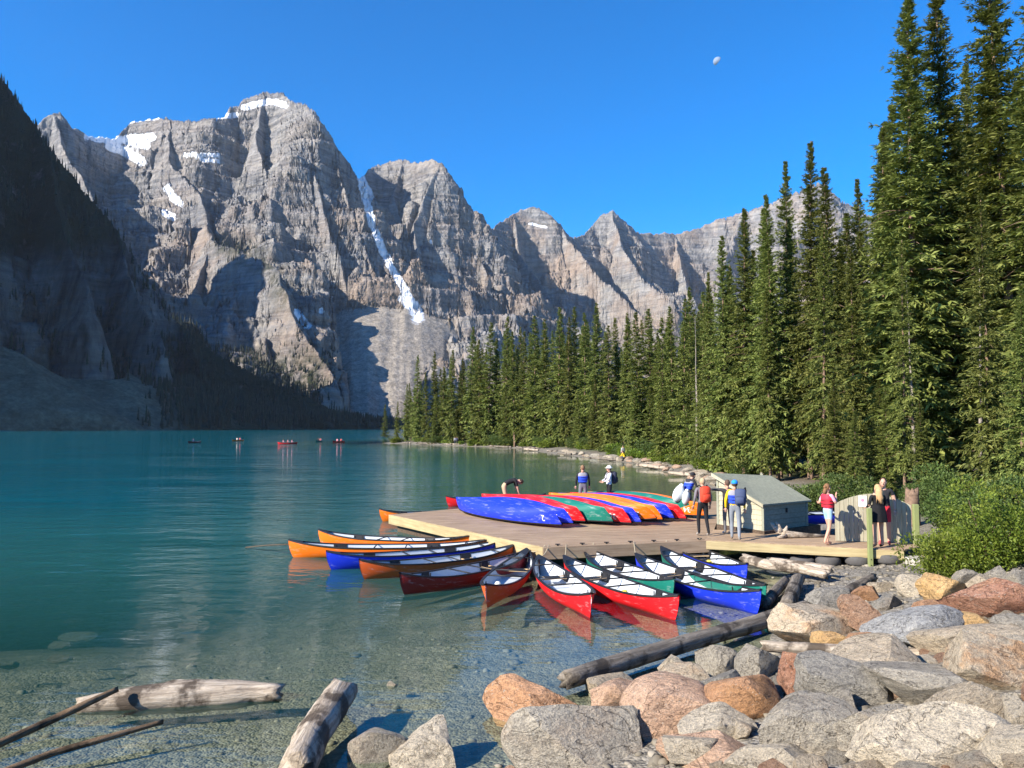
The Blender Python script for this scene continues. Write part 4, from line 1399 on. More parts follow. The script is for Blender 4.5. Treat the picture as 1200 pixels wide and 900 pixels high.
def glog(name, pxs, zs, radpx, mat, seed, label, group='driftwood logs on the shore', n=14, seg=26):
    P = [onz(px, py, z) for (px, py), z in zip(pxs, zs)]
    rad = [r * p.y / F for r, p in zip(radpx, P)] if len(radpx) == len(P) else [radpx[0] * P[0].y / F, radpx[-1] * P[-1].y / F]
    return tag(log_mesh(name, P, rad, mat, seed, n, 0.03, seg), label, 'log', group)


glog('floating_log', [(90, 828), (140, 822), (235, 815), (300, 812), (328, 813)], [0.05, 0.07, 0.07, 0.07, 0.08], [9, 15, 18, 15, 10], M['drift_pale'], 1, 'thick bleached log floating in the shallows under a leaning branch')
glog('upright_log', [(346, 905), (366, 862), (385, 833), (401, 812)], [0.10, 0.18, 0.22, 0.25], [21, 20, 18, 16], M['drift_pale'], 2, 'short peeling log with torn bark jutting up from the bottom edge')
glog('long_log', [(662, 797), (760, 766), (860, 738), (960, 708), (1012, 690)], [0.20, 0.20, 0.18, 0.22, 0.32], [11, 9.5, 9, 8, 5.5], M['drift_grey'], 3, 'long grey log running from the shore stones up to the beach', seg=40)
glog('branch', [(-20, 880), (60, 844), (100, 825), (137, 808)], [0.05, 0.14, 0.24, 0.30], [5, 4.5, 4.5, 3], M['drift_brown'], 4, 'brown branch leaning on the floating log', n=8)
glog('branch', [(0, 906), (60, 883), (120, 866), (190, 846)], [0.05, 0.10, 0.14, 0.17], [4.5, 4, 3.5, 2.5], M['drift_brown'], 5, 'long thin branch lying in the shallows below the floating log', n=8)
p0, p1 = on_ground(893, 757, 0.45), on_ground(1118, 776, 0.5)
tag(log_mesh('beam', [atd(893, 757, 10.6), atd(1000, 764, 10.4), atd(1115, 770, 10.2)], [0.075, 0.09, 0.08], M['drift_pale'], 6), 'pale straight beam lying across the boulders', 'log', 'driftwood logs on the shore')
glog('beach_log', [(897, 708), (908, 694), (921, 680)], [0.12, 0.16, 0.2], [6, 6, 5], M['drift_grey'], 7, 'short thin log pointing at the green canoe', seg=12)
glog('beach_log', [(921, 712), (929, 694), (935, 678)], [0.12, 0.2, 0.22], [8, 8, 7], M['drift_grey'], 8, 'short thick log beside the thin one on the beach', seg=12)
glog('beach_log', [(985, 699), (1005, 687), (1023, 677)], [0.3, 0.36, 0.42], [6, 6, 5], M['drift_grey'], 9, 'dark log end lying on the gravel beyond the long log', seg=12)
glog('driftwood', [(872, 655), (900, 662), (945, 667), (970, 674)], [0.3, 0.30, 0.3, 0.28], [6, 6, 6, 5], M['drift_pale'], 10, 'split pale driftwood trunk in front of the tyres')
glog('driftwood', [(905, 659), (940, 663), (975, 667)], [0.36, 0.36, 0.36], [5, 5.5, 4], M['drift_pale'], 11, 'second pale driftwood piece right behind the split trunk', seg=14)
# driftwood along the far waterline
for i in range(46):
    px = tr.uniform(470, 870)
    d = float(np.interp(px, list(shore_px) + [870], list(shore_d) + [52])) + tr.uniform(-0.5, 1.2)
    p = atd(px, 530, d)
    sd = float(shore_sd(np.array([p.x]), np.array([p.y]))[0])
    p.x += 0.5 - sd
    a = tr.uniform(-0.5, 0.5) + (math.pi * 0.65 if tr.random() < 0.6 else 0)
    l = tr.uniform(1.2, 4.5)
    z = max(0.12, gz(p.x, p.y) + 0.12)
    o = log_mesh('shore_log', [(p.x, p.y, z), (p.x + math.cos(a) * l, p.y + math.sin(a) * l, z + 0.1)], [0.16, 0.12], M['drift_grey'] if i % 3 else M['drift_pale'], 60 + i, 8, 0.04, 6)
    tag(o, 'bleached log washed up along the far waterline', 'log', 'logs washed up on the far waterline')
for i in range(60):
    px = tr.uniform(690, 875)
    d = float(np.interp(px, [690, 740, 790, 830, 875], [108, 84, 70, 60, 46])) + tr.uniform(-1, 2)
    p = atd(px, 530, d)
    sd = float(shore_sd(np.array([p.x]), np.array([p.y]))[0])
    p.x += tr.uniform(0.1, 1.6) - sd
    o = link('shore_rock', SMALL[i % 6])
    s = tr.uniform(0.2, 0.6)
    o.location = (p.x, p.y, gz(p.x, p.y) + s * 0.2)
    o.scale = (s * 1.4, s, s * 0.7)
    o.rotation_euler = (0, 0, tr.uniform(0, 6))
    o.color = (*[q * 0.55 for q in tr.choice([CREAM, TAN, GREY, PINK])], 0)
    tag(o, 'pale rock on the shore where the far bank curves to the dock', 'rock', 'pale rocks along the curved bank')


# ------------------------------------------------------------------ canoes
def canoe_pt(t, s, L, W=0.45, inset=0.0):
    """a point on the hull: t runs -1..1 from end to end, s from -1..1 from gunwale to gunwale over the keel"""
    a = abs(t)
    sg = 1 if t >= 0 else -1
    w = max(0.012, (W - inset) * (1 - a ** 2.5) ** 0.9)
    zg = 0.37 + 0.21 * a ** 3.0
    zk = 0.045 * a ** 5 + inset * 0.8
    q = abs(s)
    ang = q * math.pi / 2
    b = a ** 1.8
    y = w * ((1 - b) * math.sin(ang) ** 0.72 + b * q ** 0.85)
    vz = (1 - b) * (1 - math.cos(ang)) ** 1.15 + b * q
    z = zk + (zg - zk) * vz
    x = t * (L / 2 - inset * 0.6) - sg * 0.16 * a ** 9 * (1 - vz) ** 2
    return Vector((x, y if s >= 0 else -y, z))


_cm = {}


def canoe_parts(L, col, inside=True):
    key = (round(L, 2), col, inside)
    if key in _cm:
        return _cm[key]
    nt, ns = 45, 21
    ts = [math.sin(math.pi / 2 * (2 * i / (nt - 1) - 1)) for i in range(nt)]
    ss_ = [2 * k / (ns - 1) - 1 for k in range(ns)]
    V = [canoe_pt(t, s, L) for t in ts for s in ss_]
    hull = mesh_np('hull', [tuple(v) for v in V], grid_faces(nt, ns)[:, ::-1], None, True, [M[col]])
    parts = [('hull', hull)]
    Vi = []
    for t in ts:
        for s in ss_:
            p = canoe_pt(t * 0.985, s, L, 0.45, 0.012)
            p.z = max(p.z, 0.115) - (0.004 if abs(s) > 0.99 else 0)
            Vi.append(tuple(p))
    parts.append(('lining', mesh_np('lining', Vi, grid_faces(nt, ns), None, True, [M['lining']])))
    for sd in (-1, 1):
        gp = [canoe_pt(t, sd, L) for t in ts]
        mb = MB()
        for i in range(len(gp) - 1):
            a, b = gp[i], gp[i + 1]
            n = Vector((-(b - a).y, (b - a).x, 0)).normalized() * 0.022
            u = Vector((0, 0, 0.016))
            mb.add([a - n - u, a + n - u, a + n + u, a - n + u, b - n - u, b + n - u, b + n + u, b - n + u], [(0, 1, 5, 4), (1, 2, 6, 5), (2, 3, 7, 6), (3, 0, 4, 7)])
        parts.append(('gunwale', mb.mesh('gunwale', M['black'])))
    if inside:
        for e in (-1, 1):
            mb = MB()
            tt = [e * (0.86 + 0.14 * k / 5) for k in range(6)]
            vs, fs = [], []
            for t in tt:
                p, q = canoe_pt(t, 1, L), canoe_pt(t, -1, L)
                vs += [p + Vector((0, 0, 0.012)), (p + q) / 2 + Vector((0, 0, 0.03)), q + Vector((0, 0, 0.012))]
            for k in range(5):
                for c in range(2):
                    f = (k * 3 + c, k * 3 + c + 1, k * 3 + 4 + c, k * 3 + 3 + c)
                    fs.append(f if e < 0 else f[::-1])
            mb.add(vs, fs)
            parts.append(('deck', mb.mesh('deck', M['black'], True)))
        for t, wd in ((-0.52, 0.26), (0.40, 0.28)):
            w = canoe_pt(t, 1, L).y * 0.80
            x = t * L / 2
            mb = MB()
            for dx in (-wd / 2, wd / 2):
                mb.box((x + dx - 0.018, -w, 0.255), (x + dx + 0.018, w, 0.28), m=0)
            for k in range(7):
                yy = -0.16 + k * 0.053
                mb.box((x - wd / 2, yy - 0.018, 0.281), (x + wd / 2, yy + 0.018, 0.287), m=1)
            for k in range(4):
                xx = x - wd / 2 + 0.05 + k * 0.053
                mb.box((xx - 0.018, -0.18, 0.288), (xx + 0.018, 0.18, 0.293), m=1)
            for sy in (-1, 1):
                for dx in (-wd / 2, wd / 2):
                    mb.box((x + dx - 0.01, sy * w - 0.01, 0.255), (x + dx + 0.01, sy * w + 0.01, 0.375), m=1)
            parts.append(('seat', mb.mesh('seat', [M['ash'], M['black']])))
            for sy in (-1, 1):
                mb = MB()
                vs = []
                for tq in (t - 0.065, t + 0.065):
                    for sq in (0.60, 0.80, 0.985):
                        p = canoe_pt(tq, sy * sq, L, 0.45, 0.028)
                        p.z = max(p.z, 0.12)
                        vs.append(p)
                f = [(0, 1, 4, 3), (1, 2, 5, 4)]
                mb.add(vs, f if sy < 0 else [q[::-1] for q in f])
                parts.append(('seat_bracket', mb.mesh('seat_bracket', M['black'])))
        for t in (-0.16, 0.14, 0.72):
            w = canoe_pt(t, 1, L).y
            mb = MB()
            z = canoe_pt(t, 1, L).z
            mb.tube([(t * L / 2, -w, z), (t * L / 2, 0, z + 0.004), (t * L / 2, w, z)], 0.018, 8)
            parts.append(('thwart', mb.mesh('thwart', M['black'], True)))
    _cm[key] = parts
    return parts


CG = 'canoes moored beside the dock'


def canoe_afloat(label, a, b, col, zt=0.52, za=None, zb=None):
    A = onz(a[0], a[1], za if za is not None else zt)
    B = onz(b[0], b[1], zb if zb is not None else zt)
    d = B - A
    d.z = 0
    L = max(4.5, min(5.9, d.length))
    mid = (A + B) / 2 if d.length >= 4.5 else A + d.normalized() * (L / 2)
    L = round(L * 5) / 5
    root = empty('canoe', (mid.x, mid.y, -0.075), math.atan2(d.y, d.x))
    root.rotation_euler[0] = R(tr.uniform(-1.5, 1.5))
    for n, me in canoe_parts(L, col):
        link(n, me, root)
    tag(root, label, 'canoe', CG)
    return root, L


cA, LA = canoe_afloat('bright orange canoe lowest of the two orange ones, tied to a line at its bow', (337, 632), (580, 630), 'orange')
cB, LB = canoe_afloat('bright orange canoe partly hidden behind the other long orange canoe', (373, 620), (556, 626), 'orange')
cC, LC = canoe_afloat('blue canoe between the orange canoe and the rust canoe', (384, 645), (590, 631), 'blue')
cD, LD = canoe_afloat('rust-orange canoe beside the blue one, bow towards the open lake', (420, 655), (604, 637), 'rust')
cE, LE = canoe_afloat('shaded dark red canoe with grey inside, next to the upright red bow', (466, 671), (611, 645), 'darkred')
cF, LF = canoe_afloat('red-orange canoe pointing its bow straight at the shore', (569, 684), (617, 642), 'rust')
cG, LG = canoe_afloat('red canoe with its pale inside fully seen, next to the centre canoe', (693, 694), (632, 650), 'red')
cH, LH = canoe_afloat('longest-looking red canoe with the bow nearest the grey log', (797, 697), (660, 650), 'red')
cI, LI = canoe_afloat('green canoe squeezed between red and blue canoes', (791, 677), (685, 640), 'green')
cJ, LJ = canoe_afloat('blue canoe in front, its whole side above its own reflection', (891, 690), (746, 648), 'blue')
cK, LK = canoe_afloat('green canoe with the bow beside the beach logs', (897, 684), (775, 640), 'green')
cL, LL_ = canoe_afloat('small-looking blue canoe closest to the driftwood under the gangway', (877, 660), (802, 632), 'blue')
cM, LM = canoe_afloat('orange canoe moored on the far side of the dock', (443, 596), (560, 592), 'orange')
cN, LN = canoe_afloat('red canoe on the far side of the dock, bow behind the blue upturned hull', (522, 581), (640, 578), 'red')

# upturned canoes leaning on each other on the dock
DOCK_Z = 0.60
tipsR = [(648, 614), (662, 613), (676, 609), (694, 609), (709, 611), (730, 611), (742, 611), (759, 615), (767, 607), (781, 606), (795, 606), (806, 602), (818, 603)]
ucol = ['blue', 'blue', 'red', 'red', 'green', 'red', 'blue', 'orange', 'orange', 'blue', 'red', 'green', 'orange']
nums = ['2', '24', '2', '28', '', '36', '31', '22', '21', '27', '35', '7', '34']
ulab = ['upturned blue canoe with its whole hull in view, first of the stack', 'upturned blue canoe right behind the first blue hull', 'upturned red canoe beside the two blue hulls', 'second upturned red canoe, next to the first green hull', 'upturned green canoe between two red hulls',
        'upturned red canoe between the green and the blue hull', 'upturned blue canoe behind the lowest orange tip', 'upturned orange canoe whose tip hangs lowest over the deck', 'upturned orange canoe with the broad orange back in the middle', 'upturned blue canoe beside the middle orange hulls',
        'upturned red canoe close to the end of the stack', 'upturned dark green canoe, last but one of the stack', 'upturned orange canoe at the end of the stack beside the red backpack']
ax0 = (onz(648, 612, 0.68) - onz(528, 584, 1.0))
ax0.z = 0
axd = ax0.normalized()
perp = Vector((-axd.y, axd.x, 0))
if perp.y > 0:
    perp = -perp                        # towards the camera
UL = 5.8
fcurve = bpy.data.curves.new('number', 'FONT')


def number_mesh(txt, L, mat, sd):
    """white numerals laid onto the hull near one end, upright when the canoe is the right way up"""
    fcurve.body = txt
    fcurve.size = 0.26
    fcurve.align_x = 'CENTER'
    fcurve.resolution_u = 2
    tob = bpy.data.objects.new('tmp', fcurve)
    COL.objects.link(tob)
    bpy.context.view_layer.update()
    me = bpy.data.meshes.new_from_object(tob)
    bpy.data.objects.remove(tob)
    bm = bmesh.new()
    bm.from_mesh(me)
    bmesh.ops.triangulate(bm, faces=bm.faces[:])
    bmesh.ops.subdivide_edges(bm, edges=bm.edges[:], cuts=1)
    for v in bm.verts:
        u, w = v.co.x, v.co.y
        t = 0.80 + sd * u / (L / 2) * -1
        s = 0.50 + w * 1.9
        p = canoe_pt(t, sd * s, L)
        e = 1e-3
        n = (canoe_pt(t + e, sd * s, L) - p).cross(canoe_pt(t, sd * s + e, L) - p).normalized()
        if n.y * sd < 0:
            n = -n
        v.co = p + n * 0.008
    bm.to_mesh(me)
    bm.free()
    me.materials.clear()
    me.materials.append(mat)
    me.name = 'number'
    return me


for i, ((px, py), col, num, lab) in enumerate(zip(tipsR, ucol, nums, ulab)):
    low = i == 7
    tip = onz(px, py + 4, 0.66 if not low else 0.56)
    wob = axd.copy()
    wob.rotate(Matrix.Rotation(R([0, 1, -1, 0, 1, -1, 0, 3, -1, 0, -1, 1, 0][i]), 3, 'Z'))
    c = tip - wob * (UL / 2 - 0.1)
    ph = R(30 if not low else 42)
    z_ax = -(Vector((0, 0, 1)) * math.cos(ph) + perp * math.sin(ph))      # local up of the canoe points down and away: bottom faces the viewer
    x_ax = wob
    y_ax = z_ax.cross(x_ax).normalized()
    x_ax = y_ax.cross(z_ax).normalized()
    m4 = Matrix((x_ax, y_ax, z_ax)).transposed().to_4x4()
    # raise it so that the lowest gunwale rests on the rack
    lowest = min((m4.to_3x3() @ canoe_pt(t, s, UL)).z for t in (0, 0.3, 0.6, 0.9, -0.5, -0.9) for s in (-1, 1))
    zc = DOCK_Z + (0.09 if not low else 0.04) - lowest
    root = empty('canoe')
    root.matrix_world = Matrix.Translation(Vector((c.x, c.y, zc))) @ m4
    for n, me in canoe_parts(UL, col, False):
        link(n, me, root)
    if num:
        lower = -1 if (m4.to_3x3() @ Vector((0, -1, 0))).z < (m4.to_3x3() @ Vector((0, 1, 0))).z else 1
        link('number', number_mesh(num, UL, M['white'], lower), root)
    tag(root, lab, 'canoe', 'canoes stacked upside down on the dock')

# ------------------------------------------------------------------ dock
A_ = onz(457, 603, DOCK_Z)
B_ = onz(637, 641, DOCK_Z)
C_ = onz(832, 633, DOCK_Z)
D_ = Vector((9.2, 33.0, DOCK_Z))
E_ = onz(560, 594, DOCK_Z)
poly = [A_, B_, C_, D_, E_]
dock = empty('dock', (B_.x, B_.y, 0))
tag(dock, 'wide floating wooden dock carrying the stack of upturned canoes', 'dock')


def clip_poly(poly, n, lo, hi):
    """the strip of a polygon between two parallel lines"""
    def half(ps, f):
        out = []
        for a, b in zip(ps, ps[1:] + ps[:1]):
            fa, fb = f(a), f(b)
            if fa >= 0:
                out.append(a)
            if fa * fb < 0:
                out.append(a + (b - a) * (fa / (fa - fb)))
        return out
    p = half(list(poly), lambda q: q.dot(n) - lo)
    return half(p, lambda q: hi - q.dot(n)) if len(p) > 2 else []


def deck(poly, n, step, z, parent, origin, seed, mat, thick=0.035):
    rr = random.Random(seed)
    n = n.normalized()
    los = [p.dot(n) for p in poly]
    mb = MB()
    k = min(los)
    while k < max(los):
        st = clip_poly([Vector((p.x, p.y, 0)) for p in poly], n, k + 0.004, k + step - 0.004)
        if len(st) > 2:
            dz = rr.uniform(-0.004, 0.004)
            mb.prism([(p.x - origin.x, p.y - origin.y) for p in st], z - thick + dz, z + dz)
        k += step
    o = mb.build('deck_boards', mat, parent)
    o['kind'] = 'stuff'
    return o


u_ = (C_ - B_).normalized()
deck(poly, Vector((-u_.y, u_.x, 0)), 0.15, DOCK_Z, dock, Vector((B_.x, B_.y, 0)), 1, M['plank'])
for a, b, nm, mt, ext in ((A_, B_, 'fascia_board', 'fascia', 0), (B_, C_, 'fascia_board', 'plank', 0), (E_, A_, 'fascia_board', 'plank', 0)):
    d = (b - a)
    mid = (a + b) / 2
    ang = math.atan2(d.y, d.x)
    mb = MB()
    mb.box((-d.length / 2 - 0.02, -0.045, 0.27), (d.length / 2 + 0.02, 0.0, DOCK_Z - 0.006), bev=0.004)
    o = mb.build(nm, M[mt], dock)
    o.location = (mid.x - B_.x, mid.y - B_.y, 0)
    o.rotation_euler = (0, 0, ang)
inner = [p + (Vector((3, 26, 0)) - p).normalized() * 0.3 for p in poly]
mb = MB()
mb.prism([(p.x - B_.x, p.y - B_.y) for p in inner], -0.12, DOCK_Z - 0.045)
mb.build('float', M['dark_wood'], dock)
for k in range(7):                                      # joists and cleats seen in the dark gap along the front
    q = B_ + (C_ - B_) * ((k + 0.5) / 7)
    mb = MB()
    mb.box((-0.07, -0.02, 0.03), (0.07, 0.02, 0.055), bev=0.006)
    mb.box((-0.025, -0.018, 0), (0.025, 0.018, 0.031))
    o = mb.build('mooring_cleat', M['black'], dock)
    o.location = (q.x - B_.x + 0.05, q.y - B_.y + 0.12, DOCK_Z)
# low rack rails under the upturned canoes
for k, off in enumerate((0.8, 3.9)):
    a = onz(655, 612, DOCK_Z) - axd * off
    b = onz(822, 604, DOCK_Z) - axd * off
    mb = MB()
    mb.tube([(a.x - B_.x, a.y - B_.y, DOCK_Z + 0.06), (b.x - B_.x, b.y - B_.y, DOCK_Z + 0.06)], 0.06, 4)
    mb.build('canoe_rail', M['dark_wood'], dock)

# gangway to the beach
G0, G1_, G2 = onz(826, 633, DOCK_Z), onz(1059, 645, DOCK_Z), onz(1090, 639.5, DOCK_Z)
gway = empty('gangway', (G0.x, G0.y, 0))
tag(gway, 'narrow wooden gangway with a thick side beam resting on old tyres', 'gangway')
gd = (G1_ - G0)
gn = Vector((-gd.y, gd.x, 0)).normalized()
gp = [G0, G1_, G1_ + gn * 2.3, G0 + gn * 2.3]
deck(gp, gn, 0.15, DOCK_Z + 0.005, gway, Vector((G0.x, G0.y, 0)), 2, M['plank'])
ang = math.atan2(gd.y, gd.x)
for nm, mt, y0, y1, z0, z1 in (('side_beam', 'fascia', -0.07, -0.005, 0.36, DOCK_Z - 0.012), ('side_beam', 'dark_wood', 2.3, 2.37, 0.36, DOCK_Z - 0.012)):
    mb = MB()
    mb.box((0, y0, z0), (gd.length, y1, z1), bev=0.006)
    o = mb.build(nm, M[mt], gway)
    o.rotation_euler = (0, 0, ang)
ramp_p = [G1_ + gn * 0.0, G2, G2 + gn * 2.2, G1_ + gn * 2.3]
deck([p + (Vector((0.03, 0, 0)) if i in (0, 3) else Vector((0, 0, 0))) for i, p in enumerate(ramp_p)], gn, 0.15, DOCK_Z + 0.03, gway, Vector((G0.x, G0.y, 0)), 3, M['plank'])
mb = MB()
mb.box((-0.35, -0.3, -0.3), (0.35, 0.5, 0.42), bev=0.03)
o = mb.build('concrete_block', plain('pale_concrete', (0.42, 0.39, 0.33), 0.9, 0.2, 5, 0.6))
p = onz(1082, 668, 0.15)
o.location = (p.x, p.y, 0.02)
tag(o, 'pale concrete block under the landward end of the gangway', 'block')


def tyre_mesh():
    mb = MB()
    prof = [(0.17, -0.08), (0.24, -0.105), (0.30, -0.09), (0.325, -0.05), (0.33, 0.0), (0.325, 0.05), (0.30, 0.09), (0.24, 0.105), (0.17, 0.08), (0.18, 0.0)]
    n = 40
    vs, fs = [], []
    for k in range(n):
        a = 2 * math.pi * k / n
        for j, (r, z) in enumerate(prof):
            rr = r * (1 - (0.018 if (k % 2 and 3 <= j <= 5) else 0))
            vs.append(Vector((rr * math.cos(a), rr * math.sin(a), z)))
    m_ = len(prof)
    for k in range(n):
        for j in range(m_):
            fs.append((k * m_ + j, ((k + 1) % n) * m_ + j, ((k + 1) % n) * m_ + (j + 1) % m_, k * m_ + (j + 1) % m_))
    return mb.add(vs, fs).mesh('tyre', M['rubber'], True)


TY = tyre_mesh()
for k, px in enumerate((887, 915, 944, 974, 1008, 1042)):
    lab = ['old tyre half behind the driftwood, leftmost under the gangway', 'old tyre second from the driftwood end under the gangway', 'old tyre third from the driftwood end under the gangway', 'old tyre fourth from the driftwood end under the gangway', 'old tyre beside the foot of the green post', 'old tyre at the landward end under the gangway'][k]
    q = G0 + gd * ((px - 826) / (1059 - 826))
    for st in range(1):
        o = link('tyre', TY)
        o.location = (q.x + gn.x * 0.22, q.y + gn.y * 0.16, gz(q.x, q.y) + 0.13)
        o.scale = (1.0, 1.0, 1.15)
        o.rotation_euler = (R(tr.uniform(-3, 3)), R(tr.uniform(-3, 3)), k)
        tag(o, lab, 'tyre', 'tyres under the gangway')

M['post'] = plain('green_post_paint', (0.22, 0.25, 0.10), 0.7, 0.15, 6)
M['siding'] = mat_wood('cream_board_paint', (0.33, 0.30, 0.215), (0.47, 0.445, 0.33), 2)
M['shed_side'] = mat_wood('grey_green_shaded_boards', (0.22, 0.225, 0.17), (0.32, 0.33, 0.26), 0)  # grey-green boards, with the shade of the right wall in their colour
M['shingle'] = plain('grey_green_roofing', (0.24, 0.25, 0.19), 0.95, 0.45, 14, 1.0)
for px, py, z0, hh, w, lab in ((1022, 655, 0.05, 1.62, 0.115, 'square green post fixed to the front of the gangway beam'), (1074, 639, 0.42, 1.28, 0.14, 'dark green post at the hinge side of the gate')):
    p = onz(px, py, 0.12 if z0 < 0.1 else DOCK_Z)
    if z0 < 0.1:
        q = G0 + gd * ((px - 826) / (1059 - 826)) - gn * 0.14
        p = Vector((q.x, q.y, 0))
    root = empty('post', (p.x, p.y, z0), ang + 0.25)
    mb = MB()
    mb.box((-w / 2, -w / 2, 0), (w / 2, w / 2, hh), bev=0.01)
    mb.build('shaft', M['post'], root)
    mb = MB()
    for bz in (0.15, 0.3):
        mb.tube([(0, -w / 2 - 0.012, bz), (0, -w / 2 + 0.01, bz)], 0.014, 8)
    mb.build('bolt', M['black'], root)
    tag(root, lab, 'post')

# arched board gate
ga, gb = onz(979, 634.5, DOCK_Z), onz(1069, 637, DOCK_Z)
gv = gb - ga
gate = empty('gate', (ga.x, ga.y, DOCK_Z + 0.02), math.atan2(gv.y, gv.x))
tag(gate, 'cream gate of vertical boards with an arched top', 'gate')
gl_ = gv.length
nb = 16
for k in range(nb):
    x0, x1 = gl_ * k / nb, gl_ * (k + 1) / nb

    def arch(x):
        u = x / gl_ * 2 - 1
        return 1.02 + 0.30 * (1 - abs(u) ** 1.8)
    mb = MB()
    e = 0.006
    h0, h1 = arch(x0 + e), arch(x1 - e)
    vs = [(x0 + e, 0, 0), (x1 - e, 0, 0), (x1 - e, 0.03, 0), (x0 + e, 0.03, 0), (x0 + e, 0, h0), (x1 - e, 0, h1), (x1 - e, 0.03, h1), (x0 + e, 0.03, h0)]
    mb.add(vs, [(0, 3, 2, 1), (4, 5, 6, 7), (0, 1, 5, 4), (1, 2, 6, 5), (2, 3, 7, 6), (3, 0, 4, 7)])
    mb.build('board', M['siding'], gate)
for zz in (0.2, 0.85):
    mb = MB()
    mb.box((0.02, 0.032, zz), (gl_ - 0.02, 0.07, zz + 0.09))
    mb.build('rail', M['siding'], gate)
sg = empty('notice', (0, 0, 0))
mb = MB()
mb.box((0, -0.012, 0), (0.22, -0.003, 0.30))
o = mb.build('sheet', M['white'], sg)
mb = MB()
mb.ellipsoid((0.11, -0.014, 0.18), (0.045, 0.003, 0.05))
mb.box((0.04, -0.015, 0.06), (0.18, -0.0125, 0.075))
mb.build('print', plain('pink_print', (0.75, 0.25, 0.35), 0.6), sg)
gx = gl_ * 0.37
sg.matrix_world = Matrix.Translation(Vector((ga.x, ga.y, DOCK_Z + 0.98))) @ Matrix.Rotation(math.atan2(gv.y, gv.x), 4, 'Z') @ Matrix.Translation(Vector((gx - 0.11, -0.002, 0)))
tag(sg, 'white notice with a pink mark pinned to the gate', 'notice')

# storage shed
zb = 0.70
c1, c2 = onz(895, 622, zb), onz(945, 616, zb)
c0 = Vector((c1.x - 0.92, c1.y + 1.55, zb))
c3 = c0 + (c2 - c1)
shed = empty('shed', (c1.x, c1.y, 0), 0)
tag(shed, 'low wooden storage shed with cream boards and a sloping grey-green roof', 'shed')
He = 0.80
Hr = 1.56


def lp(v, z):
    return Vector((v.x - c1.x, v.y - c1.y, z))


for (a, b, ha, hb, mt) in ((c1, c2, He, He, 'shed_side'), (c0, c1, Hr, He, 'siding'), (c2, c3, He, Hr, 'shed_side')):
    d = (b - a)
    nrm = Vector((d.y, -d.x, 0)).normalized()
    nbd = 6 if ha == hb else 11
    top = max(ha, hb)
    for k in range(nbd):
        z0, z1 = k * 0.152, (k + 1) * 0.152 - 0.008
        if z0 >= top - 0.03:
            break
        z1 = min(z1, top)
        # clip board ends under the sloping roof
        f0, f1 = 0.0, 1.0
        if ha != hb:
            f = (z1 - ha) / (hb - ha)
            if hb < ha:
                f1 = min(1.0, max(0.05, f)) if z1 > hb else 1.0
            else:
                f0 = max(0.0, min(0.95, f)) if z1 > ha else 0.0
        p, q = a + d * f0, a + d * f1
        mb = MB()
        o1, o2 = nrm * 0.028, nrm * 0.012
        vs = [lp(p, zb + z0), lp(q, zb + z0), lp(q, zb + z0) + o1, lp(p, zb + z0) + o1, lp(p, zb + z1), lp(q, zb + z1), lp(q, zb + z1) + o2, lp(p, zb + z1) + o2]
        mb.add(vs, [(0, 1, 2, 3), (7, 6, 5, 4), (3, 2, 6, 7), (0, 3, 7, 4), (1, 5, 6, 2), (0, 4, 5, 1)])
        mb.build('siding_board', M[mt], shed)
for cc, hh_ in ((c1, He), (c2, He), (c0, Hr)):
    mb = MB()
    mb.box((-0.045, -0.045, zb - 0.01), (0.045, 0.045, zb + hh_ - 0.02), bev=0.006)
    o = mb.build('corner_trim', M['shed_side'], shed)
    o.location = (cc.x - c1.x, cc.y - c1.y, 0)
    o.rotation_euler = (0, 0, math.atan2((c2 - c1).y, (c2 - c1).x))
mb = MB()
q_ = lp((c1 + c2) / 2, zb + He - 0.25) + Vector(((c2 - c1).y, -(c2 - c1).x, 0)).normalized() * 0.05
mb.box((q_.x - 0.03, q_.y - 0.012, q_.z - 0.07), (q_.x + 0.03, q_.y + 0.012, q_.z + 0.07), bev=0.004)
mb.build('hasp', M['black'], shed)
rf = MB()
ov = 0.12
uu = (c2 - c1).normalized()
vv_ = (c0 - c1).normalized()
dz = (Hr - He) / (c0 - c1).length
e1 = lp(c1 - uu * ov - vv_ * ov, zb + He - dz * ov + 0.05)
e2 = lp(c2 + uu * ov - vv_ * ov, zb + He - dz * ov + 0.05)
r1_ = lp(c0 - uu * (ov + 0.1) + vv_ * 0.05, zb + Hr + 0.07)
r2_ = lp(c3 + uu * ov - vv_ * 0.35, zb + Hr - 0.08)
fold = lp(c0 + uu * 0.75 - vv_ * 0.5, zb + Hr - dz * 0.5 - 0.02)
th = Vector((0, 0, -0.05))
vs = [e1, e2, r2_, r1_, fold, e1 + th, e2 + th, r2_ + th, r1_ + th, fold + th]
rf.add(vs, [(0, 1, 4), (1, 2, 4), (2, 3, 4), (3, 0, 4), (6, 5, 9), (7, 6, 9), (8, 7, 9), (5, 8, 9), (0, 5, 6, 1), (1, 6, 7, 2), (2, 7, 8, 3), (3, 8, 5, 0)])
roof_o = rf.build('roof', M['shingle'], shed)
mb = MB()
k1, k2 = e1 - uu * 0.02, r1_ - uu * 0.02
mb.add([k1, k2, k2 - Vector((0, 0, 0.10)), k1 - Vector((0, 0, 0.10)), k1 - uu * 0.03, k2 - uu * 0.03, k2 - uu * 0.03 - Vector((0, 0, 0.10)), k1 - uu * 0.03 - Vector((0, 0, 0.10))],
       [(0, 1, 2, 3), (7, 6, 5, 4), (0, 4, 5, 1), (2, 6, 7, 3), (0, 3, 7, 4), (1, 5, 6, 2)])
mb.build('barge_board', M['siding'], roof_o)
mb = MB()
mb.prism([(lp(p, 0).x, lp(p, 0).y) for p in (c1 - uu * 0.1 - vv_ * 0.1, c2 + uu * 0.6 - vv_ * 0.1, c3 + uu * 0.6, c0 - uu * 0.1)], 0.30, zb - 0.002)
